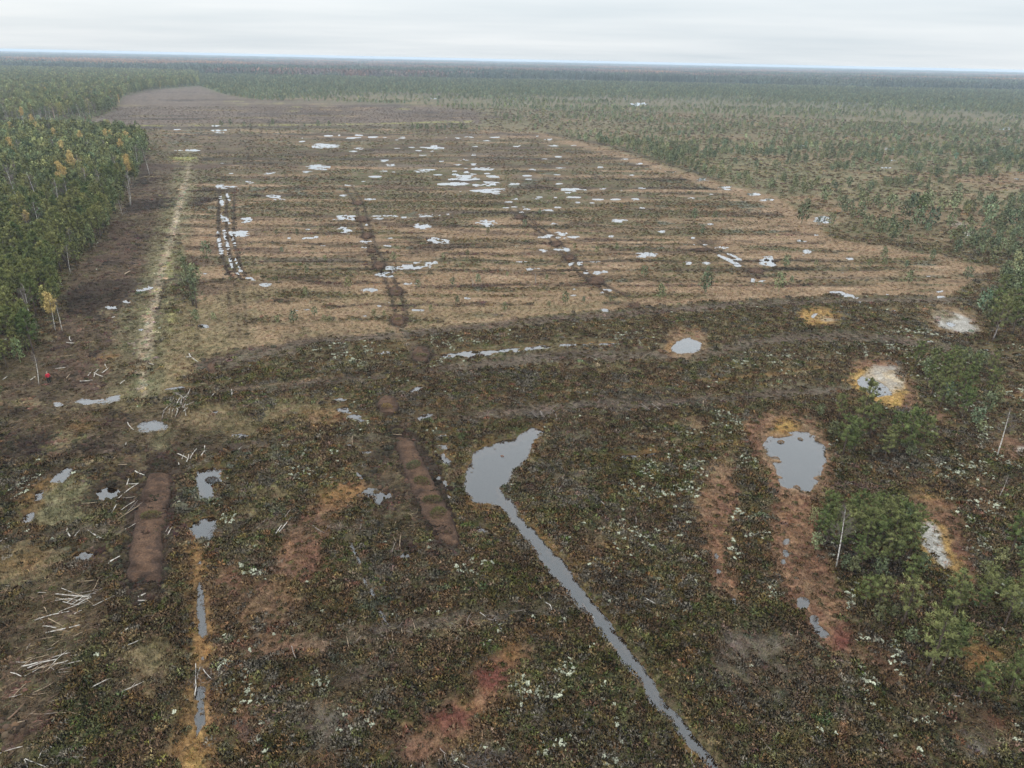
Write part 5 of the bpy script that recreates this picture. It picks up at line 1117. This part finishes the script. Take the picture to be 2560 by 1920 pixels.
DAMS = [([(330,1024,372,1024),(318,1034,373,1040),(302,1070,376,1070),(292,1110,366,1110),(285,1142,360,1142),(278,1190,356,1190),(271,1240,352,1240),(272,1262,345,1264)], .45, 'broad bare brown peat dam in the churned corner, one tussock on its back'),
 ([(858,946,880,946),(851,956,896,958),(856,985,910,985),(872,1030,932,1026),(888,1070,956,1070),(903,1100,974,1105),(925,1140,990,1145),(945,1170,997,1175),(963,1183,992,1182)], .42, 'long slanting brown peat dam beside the pool and channel, four tussocks on it'),
 (ell_rows(838, 879, 50, 38), .5, 'pale rounded peat plug with a tan tussock, just beyond the long slanting dam'),
 (ell_rows(910, 770, 44, 34), .5, 'domed peat plug at the end of the long straight puddle'),
 (ell_rows(860, 694, 34, 22), .45, 'small peat plug with a tussock where the double ruts end'),
 (ell_rows(856, 632, 33, 20), .45, 'small peat plug just beyond the one where the ruts end'),
 (ell_rows(819, 576, 28, 15), .45, 'peat plug above the cross shaped puddle in the ruts'),
 (ell_rows(802, 543, 24, 8), .4, 'flat peat plug between two rut puddles in the second ruts'),
 (ell_rows(792, 511, 24, 12), .45, 'peat plug with a puddle below it in the second ruts'),
 (ell_rows(783, 475, 24, 12), .45, 'peat plug beside the long horizontal puddle in the second ruts'),
 (ell_rows(773, 440, 22, 9), .4, 'farthest peat plug in the second ruts'),
 (ell_rows(1122, 470, 22, 9), .4, 'farthest peat plug in the diagonal ruts'),
 (ell_rows(1201, 528, 24, 11), .4, 'peat plug above two small rut puddles in the diagonal ruts'),
 (ell_rows(1230, 558, 26, 11), .4, 'peat plug below two small rut puddles in the diagonal ruts'),
 (ell_rows(1287, 609, 40, 16), .45, 'widest peat plug in the diagonal ruts, beside a bright puddle'),
 (ell_rows(1371, 665, 26, 11), .4, 'small peat plug at the end of the diagonal ruts'),
 (ell_rows(1513, 541, 32, 7), .35, 'flat peat plug at the head of the easternmost ruts'),
 (ell_rows(1634, 587, 40, 10), .35, 'flat peat plug below the easternmost rut puddles'),
 (ell_rows(459, 799, 26, 30), .3, 'low curved peat plug at the bend of the brown swath')]
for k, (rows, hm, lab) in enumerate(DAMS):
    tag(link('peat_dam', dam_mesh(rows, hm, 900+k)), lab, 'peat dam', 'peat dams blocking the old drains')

M_TUFT = bpy.data.materials.new('tussock_leaf'); M_TUFT.use_nodes = True
t = M_TUFT.node_tree; b = t.nodes['Principled BSDF']; b.inputs['Roughness'].default_value = .9; b.inputs['Specular IOR Level'].default_value = .08
g_ = t.nodes.new('ShaderNodeAttribute'); g_.attribute_name = 'tint'; oi = t.nodes.new('ShaderNodeObjectInfo')
t.links.new(nmul(t, oi.outputs['Color'], g_.outputs['Color']), b.inputs['Base Color'])
def tussock_mesh(seed):
    r = np.random.default_rng(seed); b = MB(); n = 420
    a = r.uniform(0, 6.28, n); q = np.sqrt(r.uniform(0, 1, n)); z = .42*(1-q**2)
    P = np.stack([q*np.cos(a), q*np.sin(a)*.7, z-.05], 1); D = unit(np.stack([np.cos(a)*q*.8, np.sin(a)*q*.8, np.full(n, .7)], 1)+r.normal(0, .4, (n, 3)))
    b.blades(P, D, r.uniform(.15, .38, n), r.uniform(.04, .1, n), np.clip(r.normal(1, .4, n), .3, 2), r)
    return b.mesh('moss_tussock', M_TUFT)
TM = [tussock_mesh(950+k) for k in range(4)]
for k, (u, v, s, z, c, lab) in enumerate(((326,1112,1.0,.55,(.10,.085,.035),'mossy olive tussock on the broad bare peat dam'), (893,1004,1.0,.5,(.085,.085,.04),'tussock on the long slanting dam, topmost of its four'), (911,1039,1.1,.5,(.085,.075,.03),'rounded tussock on the long slanting dam, second of four'),
  (934,1079,1.05,.5,(.075,.07,.028),'dark tussock on the long slanting dam, third of four'), (946,1107,1.05,.5,(.085,.08,.03),'olive tussock on the long slanting dam, lowest of four'), (836,878,.95,.48,(.19,.13,.055),'tan grass tussock on the pale rounded peat plug'),
  (910,768,1.0,.48,(.10,.09,.04),'tussock on the domed plug beside the long puddle'), (860,690,.8,.42,(.14,.11,.045),'tussock on the small plug where the ruts end'), (855,630,.7,.42,(.13,.10,.045),'tussock on the small plug just beyond the end of the ruts'), (857,932,.9,.25,(.11,.09,.045),'lone tussock at the upper end of the long slanting dam'),
  (1722,1053,.5,-.02,(.22,.12,.045),'rusty moss island near the foot of the round pool'), (1676,989,.45,-.02,(.20,.11,.045),'rusty moss island at the west side of the round pool'), (1687,954,.5,-.02,(.20,.11,.04),'rusty moss island at the upper rim of the round pool'), (1729,948,.4,-.02,(.2,.12,.05),'tiny moss island under the upper rim of the round pool'), (458,1036,.8,-.02,(.05,.032,.022),'dark peat island in the angular pool beside the broad dam'), (1113,1046,.8,-.02,(.14,.10,.05),'mossy spit at the neck between pool and channel'), (1085,985,.28,-.02,(.24,.10,.05),'small rusty islet in the pool beside the slanting dam'))):
    x, y = unproj(u, v, max(z, 0)); o = link('moss_tussock', TM[k % 4], None, (x, y, z-.04)); o.scale = (s, s, s*.75); o.rotation_euler = (0, 0, k*1.1); o.color = (*c, 1)
    tag(o, lab, 'tussock', 'moss tussocks on dams and pools')

# ------------------------------------------------------------------ felled logs and branches
LOGS = []
def logs(c, r, place, gname, s):
    for it in s.split():
        col, w, nums = it.split(':'); q = [float(a) for a in nums.split(',')]
        u0, v0 = Z(c, r, q[0], q[1]); u1, v1 = Z(c, r, q[2], q[3]); LOGS.append((col, float(w), u0, v0, u1, v1, place, gname))
logs(0, 3, 'in the pile below the broad dam', 'logs in the pile below the broad peat dam', 'w:8:480,150,790,185 w:6:530,160,780,175 g:5:700,145,850,115 w:6:540,215,680,245 w:5:590,180,740,210 w:6:620,215,780,195 w:6:660,240,790,175 w:7:510,315,760,205 t:6:780,135,860,30 t:6:670,50,830,40 t:6:820,40,890,0 w:9:300,385,600,310 g:6:340,360,380,415 b:7:410,410,720,345 w:9:640,325,705,295 t:7:380,265,405,320')
logs(0, 3, 'in the bright pile on brown ground', 'logs in the bright pile on brown ground', 'w:12:390,482,690,430 t:5:480,470,600,480 t:6:300,540,470,515 t:7:630,520,720,480 t:6:440,605,510,555 g:5:220,625,260,580 b:6:270,650,390,650 g:6:400,640,480,615')
logs(0, 3, 'in the stacked birch pile', 'logs in the stacked birch pile', 't:7:220,720,310,690 t:7:220,750,420,680 w:11:190,800,440,700 w:11:240,800,490,720 t:8:270,805,450,760 w:9:440,700,605,660 w:11:450,760,590,730 w:6:610,685,710,680 w:6:630,720,700,700 w:9:580,765,710,745 b:9:355,835,490,650 g:6:440,790,470,820')
logs(0, 3, 'on the brown ground in the front corner', 'loose logs on the brown ground', 'w:9:90,845,185,875 t:7:90,1000,220,955 t:6:120,1040,220,925 t:9:280,1000,455,920 t:7:275,1015,410,1010 b:15:75,1255,210,1085 t:8:265,1205,380,1190 t:9:150,1275,220,1270 w:9:0,1535,200,1480 b:9:65,1560,120,1520 w:7:220,1595,400,1650 w:7:215,1590,240,1659 w:7:335,1585,390,1495 w:7:410,1455,455,1500 w:7:560,1575,750,1575 t:6:650,1110,720,1112')
logs(0, 3, 'in the heather near the orange ditch', 'loose logs near the orange ditch', 'w:9:785,985,950,870 w:8:1010,1020,1250,935 w:5:1065,1055,1090,1030 w:9:1075,605,1215,565 w:7:1035,520,1110,465 w:15:1195,180,1260,165 w:12:1195,220,1270,220 w:9:1200,260,1225,255 g:5:1230,355,1330,345 g:5:1250,360,1345,300 t:5:1395,1165,1393,1220 w:6:1300,1420,1302,1500')
logs(0, 3, 'in the branch nest across the orange ditch', 'branches of the nest across the ditch', 'w:9:1680,1015,1695,760 w:7:1700,880,1730,790 w:8:1755,800,1830,885 b:8:1610,785,1740,920 b:8:1760,925,1890,880 g:7:1890,880,1885,780 g:5:1830,760,1820,870 g:5:1570,850,1660,920')
logs(0, 2, 'beside the broad peat dam', 'logs beside the broad peat dam', 'w:9:1000,1020,1190,860 w:8:1090,880,1115,820 w:10:1170,760,1250,795 w:7:1100,860,1200,855 g:6:1040,990,1170,985 w:12:580,1260,620,1340 w:8:640,1340,690,1265 w:8:760,1265,905,1340 w:6:770,1280,830,1310 g:6:805,1358,860,1358 w:10:950,1535,1035,1495 t:6:705,1025,840,1020 t:5:870,1090,935,1045 t:8:650,1525,750,1525 w:10:0,1370,60,1330 w:8:1450,1310,1495,1250 g:6:1435,1290,1490,1200 t:6:1490,1060,1525,1010 b:5:2000,1280,2060,1130 w:7:930,1560,1040,1490 t:6:620,1640,700,1560 g:6:720,1640,740,1550')
logs(0, 2, 'in the jumbled heap below the track', 'sticks of the jumbled heap below the track', 'w:10:1585,140,1635,70 w:8:1600,165,1620,120 g:6:1450,90,1550,85 w:8:1490,240,1560,130 w:8:1530,250,1560,170 w:6:1500,200,1600,180 w:7:1440,200,1530,150 w:7:1410,235,1490,180 w:7:1560,200,1680,155 w:7:1590,245,1620,210 g:6:1400,290,1420,240 w:7:1540,230,1500,160 w:7:1580,130,1530,100 t:5:1720,10,1860,22 w:10:1820,120,1850,85 w:9:2000,45,2003,120 t:6:1810,220,1840,245 t:5:1730,160,1755,110 t:6:840,145,930,130')
logs(0, 2, 'in the scatter beyond the broad dam', 'sticks beyond the broad dam', 'w:9:1530,590,1615,640 w:7:1570,640,1590,590 w:9:1610,670,1630,600 w:8:1640,640,1700,560 w:9:1545,690,1540,670 w:8:1770,535,1775,600 w:8:1740,640,1770,570 t:6:1850,635,1890,640 t:7:1020,705,1100,705 t:6:980,655,1015,625 g:5:820,640,980,630 w:6:1100,330,1160,400 w:5:1090,500,1060,560 w:5:2060,560,2090,540')
logs(1, 2, 'in the brash west of the slanting dam', 'branches in the brash west of the slanting dam', 'g:7:0,1240,110,1150 w:9:170,1290,220,1210 w:9:200,1275,300,1150 g:7:230,1170,300,1100 g:8:490,1215,590,1285 g:6:590,1280,660,1200 g:6:720,1240,730,1190 t:6:1120,1240,1220,1245 t:6:1150,1250,1210,1360 t:8:1190,1230,1210,1180 t:7:1340,1300,1375,1260 t:7:1245,1410,1250,1290 g:6:1170,1465,1205,1365 t:6:1285,1215,1365,1215 t:6:750,1260,800,1255 g:6:900,1260,920,1190 t:7:1180,435,1260,437 t:7:1050,440,1055,400 t:6:835,520,837,460 w:8:605,20,615,0 t:6:70,60,80,30 w:7:0,75,60,70')
logs(2, 2, 'along the mown swath above the pool', 'branches on the swath above the pool', 'g:8:165,230,225,285 g:8:245,235,270,290 g:7:285,290,250,230 g:8:320,285,330,225 g:9:385,290,355,225 g:7:1110,165,1200,235 g:6:1090,180,1180,225 g:8:1210,165,1290,235 g:6:980,210,1040,225 g:6:890,230,905,245 t:8:1655,140,1657,190 g:5:680,205,760,215 g:5:520,240,580,235')
logs(2, 2, 'in the grey shrub east of the pool', 'branches in the shrub east of the pool', 'g:7:385,880,395,960 g:6:395,930,430,900 w:9:720,985,805,1040 g:7:1055,1115,1070,1215')
logs(1, 3, 'on the brash swath west of the channel', 'branches on the swath west of the channel', 'w:9:2060,365,2140,520 w:6:2100,400,2140,510 w:8:1935,325,1985,355 g:7:1620,360,1730,450 g:7:1770,485,1900,430 g:6:1820,450,1860,330 t:8:1535,455,1625,525 t:9:1345,365,1385,535 t:8:1260,460,1265,500 g:7:1195,490,1240,485 t:8:1125,445,1150,600 t:8:1170,480,1190,610 g:6:1085,510,1120,550 g:6:1300,490,1360,485 t:8:945,530,925,665 t:8:785,520,825,665 g:6:865,590,910,540 t:6:855,490,855,520 g:7:632,520,640,600 g:9:310,610,360,745 g:7:1565,110,1605,215 g:7:1500,100,1590,210')
logs(1, 3, 'in the brash at the front edge', 'branches in the brash at the front edge', 'g:8:1590,1500,1640,1570 g:8:1690,1560,1720,1650 t:7:1480,1560,1485,1600 g:8:1435,1610,1440,1659 g:7:1580,1595,1585,1659 w:8:1345,1635,1340,1659 g:7:1630,1570,1660,1659 w:9:1780,1640,1850,1650 t:7:1460,1640,1465,1600')
logs(2, 3, 'beside the water channel', 'branches beside the water channel', 'w:13:240,200,315,260 w:13:290,170,370,220 w:6:270,170,440,360 w:10:325,260,355,335 g:6:330,330,360,390 w:10:1145,210,1235,255 w:10:680,310,712,360 g:6:610,220,665,295 g:5:590,240,640,262 w:12:1590,1659,1540,1560 w:6:1540,1560,1500,1515 w:6:1548,1575,1552,1510 g:7:2150,1415,2212,1480 w:8:265,1630,265,1659 g:6:0,300,140,285')
logs(3, 3, 'in the heather under the pines', 'branches in the heather under the pines', 'w:8:1580,1060,1645,1070 g:7:0,1480,90,1560')
logs(0, 1, 'on brown ground near the person in red', 'sticks near the person in red', 'w:9:575,1297,645,1305 w:7:605,1250,615,1290 w:9:480,1525,565,1515 w:8:690,1635,800,1620 w:9:810,1590,850,1520 w:9:800,1545,885,1590 w:8:880,1560,940,1515 w:7:905,1480,925,1520 w:7:760,1590,790,1550 w:7:260,1620,305,1590 w:8:20,1615,60,1585 t:6:575,1605,605,1565 t:6:520,1415,630,1410')
logs(0, 1, 'beside the pale track', 'sticks beside the pale track', 'w:8:1610,1430,1655,1435 w:8:1635,1395,1650,1430 w:8:1660,1440,1710,1465 t:6:1150,638,1195,634 t:12:1080,715,1125,690 w:8:960,1085,1000,1070 w:7:1280,1485,1330,1495 w:7:1040,1659,1080,1625')
_e = random.Random(55)
for cx_, cy_, n_e, sx, sy, an_, place, gname in ((160,1290,16,55,14,8,'in the pile below the broad dam','logs in the pile below the broad peat dam'),(135,1352,8,60,10,12,'in the bright pile on brown ground','logs in the bright pile on brown ground'),(105,1436,18,60,16,12,'in the stacked birch pile','logs in the stacked birch pile'),(75,1540,12,70,60,25,'on the brown ground in the front corner','loose logs on the brown ground'),(385,872,14,34,16,70,'in the jumbled heap below the track','sticks of the jumbled heap below the track'),(285,1090,8,26,30,40,'beside the broad peat dam','logs beside the broad peat dam')):
    for k in range(n_e):
        u, v = cx_+_e.gauss(0, .5)*sx, cy_+_e.gauss(0, .5)*sy; q_ = R_(an_+_e.gauss(0, 16)); l_ = _e.uniform(8, 30)
        LOGS.append((_e.choice('wwtgb'), _e.uniform(4, 7.5), u-l_*math.cos(q_), v+l_*math.sin(q_), u+l_*math.cos(q_), v-l_*math.sin(q_), place, gname))
LM = {'w': M_LOGW, 't': M_LOGT, 'b': M_LOGB, 'g': M_LOGG}; LWORD = {'w': 'white birch', 't': 'peeled tan', 'b': 'brown', 'g': 'grey weathered'}
ends = []
for l in LOGS:
    ends.append(unproj(l[2], l[3], .3)); ends.append(unproj(l[4], l[5], .3))
ends = np.array(ends); eh = surface(ends[:, 0], ends[:, 1]).h
byg = {}
for k, l in enumerate(LOGS):
    p0, p1 = ends[2*k], ends[2*k+1]; rl = random.Random(k)
    z0 = max(eh[2*k], -.05)+rl.uniform(.06, .22); z1 = max(eh[2*k+1], -.05)+rl.uniform(.06, .26)
    a = np.array([p0[0], p0[1], z0]); c = np.array([p1[0], p1[1], z1]); ln = np.linalg.norm(c-a)
    dist = np.linalg.norm((a+c)/2-np.array([0, 0, H])); rad = max(.022, l[1]/4*dist/FD/2*.85)
    mid = (a+c)/2; d = (c-a)/max(ln, .01); nrm = np.array([-d[1], d[0], 0])
    b = MB(); ts = (0, .25, .5, .75, 1.0); bow = rl.uniform(-.06, .06)*ln
    pts_ = [a+(c-a)*t_+nrm*bow*math.sin(math.pi*t_)+nrm*rl.uniform(-.014, .014)*ln-mid for t_ in ts]
    b.tube(pts_, [rad*q_ for q_ in (1.0, .96, .9, .8, .62)], 7)
    if ln > 1.6 and l[0] in 'wg' and l[1] < 9:
        for q_ in range(2):
            j = rl.choice((2, 3)); w_ = pts_[j]; e = w_+d*rl.uniform(.25, .5)+nrm*rl.choice((-1, 1))*rl.uniform(.15, .35)+np.array([0, 0, rl.uniform(.0, .25)])
            b.tube([w_, e], [rad*.35, rad*.12], 4)
    o = link('birch_log' if l[0] == 'w' and l[1] >= 8 else ('log' if l[1] >= 9 else 'cut_branch'), b.mesh('log', LM[l[0]], True), None, tuple(mid))
    byg.setdefault((l[6], l[7]), []).append((o, l, ln, mid))
for (place, gname), lst in byg.items():
    lst.sort(key=lambda e: e[3][1]); lm = max(e[2] for e in lst)
    for k, (o, l, ln, mid) in enumerate(lst):
        sz = 'longest' if ln == lm else ('long' if ln > .55*lm else 'short')
        nn_ = 'log' if l[1] >= 8 else 'branch'
        tag(o, '%s %s %s %s, %s from the front' % (sz, LWORD[l[0]], nn_, place, ordinal(k+1)), nn_, gname)

# ------------------------------------------------------------------ heaps of dead brushwood
def heap_mesh(seed, n, w, d, h, mats_tint):
    r = np.random.default_rng(seed); b = MB()
    P = np.stack([r.uniform(-1, 1, n), r.uniform(-1, 1, n), r.uniform(0, 1, n)], 1); q = np.hypot(P[:, 0], P[:, 1]); P = P[q < 1]; n = len(P); q = q[q < 1]
    P = P*np.array([w/2, d/2, 1]); P[:, 2] *= h*(1-q**2)
    D = r.normal(0, 1, (n, 3)); D[:, 2] = abs(D[:, 2])*.5
    b.blades(P, D, r.uniform(.3, .9, n), r.uniform(.02, .06, n), np.clip(r.normal(1, .5, n), .3, 2.2), r)
    return b
for u, v, w, d, h, n, c, lab in ((1852,1062,9,4.5,1.1,1500,(.16,.10,.085),'brown heap of felled pine tops between pool and thicket'), (1985,1030,3,2,.8,380,(.17,.085,.06),'small reddish heap of dead pine tops east of the clump'), (1956,900,2,2,1.9,420,(.12,.11,.105),'grey dead bush at the top of the pine clump'),
   (180,1228,3.4,2.6,.8,500,(.12,.07,.045),'brown root nest beside the small oval pool'), (440,1462,5,2.4,.6,420,(.10,.085,.08),'dark twig nest lying across the orange ditch'), (1072,1345,3.2,2.4,.7,380,(.13,.11,.10),'grey twig heap under the forked white branch'), (840,1358,4,2.2,.5,380,(.11,.085,.075),'twig heap where the narrow ditch ends'), (1060,1640,5,2.4,.6,460,(.11,.095,.09),'dark twig heap at the front edge'), (1165,896,5,2.2,.5,360,(.17,.15,.14),'grey twig heap above the tip of the pool'), (388,870,5.5,4,.5,460,(.19,.16,.13),'pale twig heap below the track')):
    x, y = unproj(u, v, .2); o = link('brush_heap', heap_mesh(int(u), n, w, d, h, 0).mesh('brush_heap', M_TUFT), None, (x, y, 0)); o.color = (*c, 1)
    tag(o, lab, 'brushwood', 'heaps of dead brushwood')

# ------------------------------------------------------------------ the person in red
def skin(name, pts, edges, rad, m_, parent, root=0):
    me = bpy.data.meshes.new(name); me.from_pydata(pts, edges, []); o = link(name, me, parent)
    md = o.modifiers.new('skin', 'SKIN'); sv = me.skin_vertices[0].data
    for i, q_ in enumerate(rad): sv[i].radius = (q_, q_) if not isinstance(q_, tuple) else q_
    sv[root].use_root = True
    o.modifiers.new('sub', 'SUBSURF').levels = 2; o.modifiers['sub'].render_levels = 2
    me.materials.append(m_); return o
M_SKIN = mat('skin', (.45, .28, .20), .6)[0]; M_RED = mat('red_jacket', (.46, .022, .045), .7)[0]; M_TROU = mat('dark_trousers', (.018, .022, .020), .85)[0]; M_HAIR = mat('grey_hair', (.42, .40, .37), .85)[0]; M_BOOT = mat('boots', (.02, .018, .016), .6)[0]
px_, py_ = unproj(107.5, 829); pe = bpy.data.objects.new('person', None); COL.objects.link(pe); pe.location = (px_, py_, max(gh(px_, py_)-.05, 0)); pe.rotation_euler = (0, 0, R_(68)); pe.scale = (1.08, 1.08, 1.08)
tag(pe, 'person in a red jacket and dark trousers walking on bare peat by the wood', 'person')
bp_ = [(0,0,.93),(0,0,1.12),(0,.01,1.38),(0,.02,1.50),(0,.04,1.60),(0,.05,1.70),(-.10,0,.90),(-.12,.06,.50),(-.12,.0,.08),(-.12,.14,.03),(.10,0,.90),(.12,-.02,.50),(.13,-.14,.09),(.13,-.01,.03),(-.20,.01,1.41),(-.27,.02,1.14),(-.24,.16,.95),(-.23,.22,.88),(.20,.01,1.41),(.28,-.03,1.14),(.27,.02,.90),(.27,.05,.82)]
be = [(0,1),(1,2),(2,3),(3,4),(4,5),(0,6),(6,7),(7,8),(8,9),(0,10),(10,11),(11,12),(12,13),(2,14),(14,15),(15,16),(16,17),(2,18),(18,19),(19,20),(20,21)]
br_ = [.12,.12,.13,.055,.085,.075,.085,.06,.04,.035,.085,.06,.04,.035,.06,.045,.033,.035,.06,.045,.033,.035]
body = skin('body', bp_, be, br_, M_SKIN, pe)
skin('jacket', [(0,0,.86),(0,0,1.12),(0,.01,1.38),(0,.02,1.49),(-.20,.01,1.42),(-.27,.02,1.14),(-.24,.15,.97),(.20,.01,1.42),(.28,-.03,1.14),(.27,.01,.92)], [(0,1),(1,2),(2,3),(2,4),(4,5),(5,6),(2,7),(7,8),(8,9)], [(.17,.14),(.165,.135),(.17,.14),.08,.085,.065,.05,.085,.065,.05], M_RED, pe)
skin('trousers', [(0,0,.95),(-.10,0,.88),(-.12,.06,.50),(-.12,.01,.12),(.10,0,.88),(.12,-.02,.50),(.13,-.12,.14)], [(0,1),(1,2),(2,3),(0,4),(4,5),(5,6)], [.15,.115,.085,.07,.115,.085,.07], M_TROU, pe)
for s_, q_ in ((-.12, .0), (.13, -.13)):
    skin('boot', [(s_,q_-.03,.10),(s_,q_,.05),(s_,q_+.14,.035)], [(0,1),(1,2)], [.06,.055,.045], M_BOOT, pe)
skin('hair', [(0,.02,1.67),(0,.03,1.73),(0,.06,1.75)], [(0,1),(1,2)], [.085,.09,.075], M_HAIR, pe)

# ------------------------------------------------------------------ the air
import bmesh
hb = bmesh.new(); bmesh.ops.create_cube(hb, size=1.0)
hm = bpy.data.meshes.new('haze'); hb.to_mesh(hm); hb.free()
haze = link('haze', hm); haze.location = (0, 13000, 22.0); haze.scale = (46000, 26400, 47.2)
tag(haze, None, None, None, 'stuff')
M_HAZE = bpy.data.materials.new('haze'); M_HAZE.use_nodes = True
t = M_HAZE.node_tree; t.nodes.clear(); ho = t.nodes.new('ShaderNodeOutputMaterial'); pv = t.nodes.new('ShaderNodeVolumePrincipled')
pv.inputs['Color'].default_value = (.74, .86, 1.0, 1); pv.inputs['Density'].default_value = 1.3e-4; pv.inputs['Anisotropy'].default_value = 0.0
t.links.new(pv.outputs[0], ho.inputs['Volume']); hm.materials.append(M_HAZE)
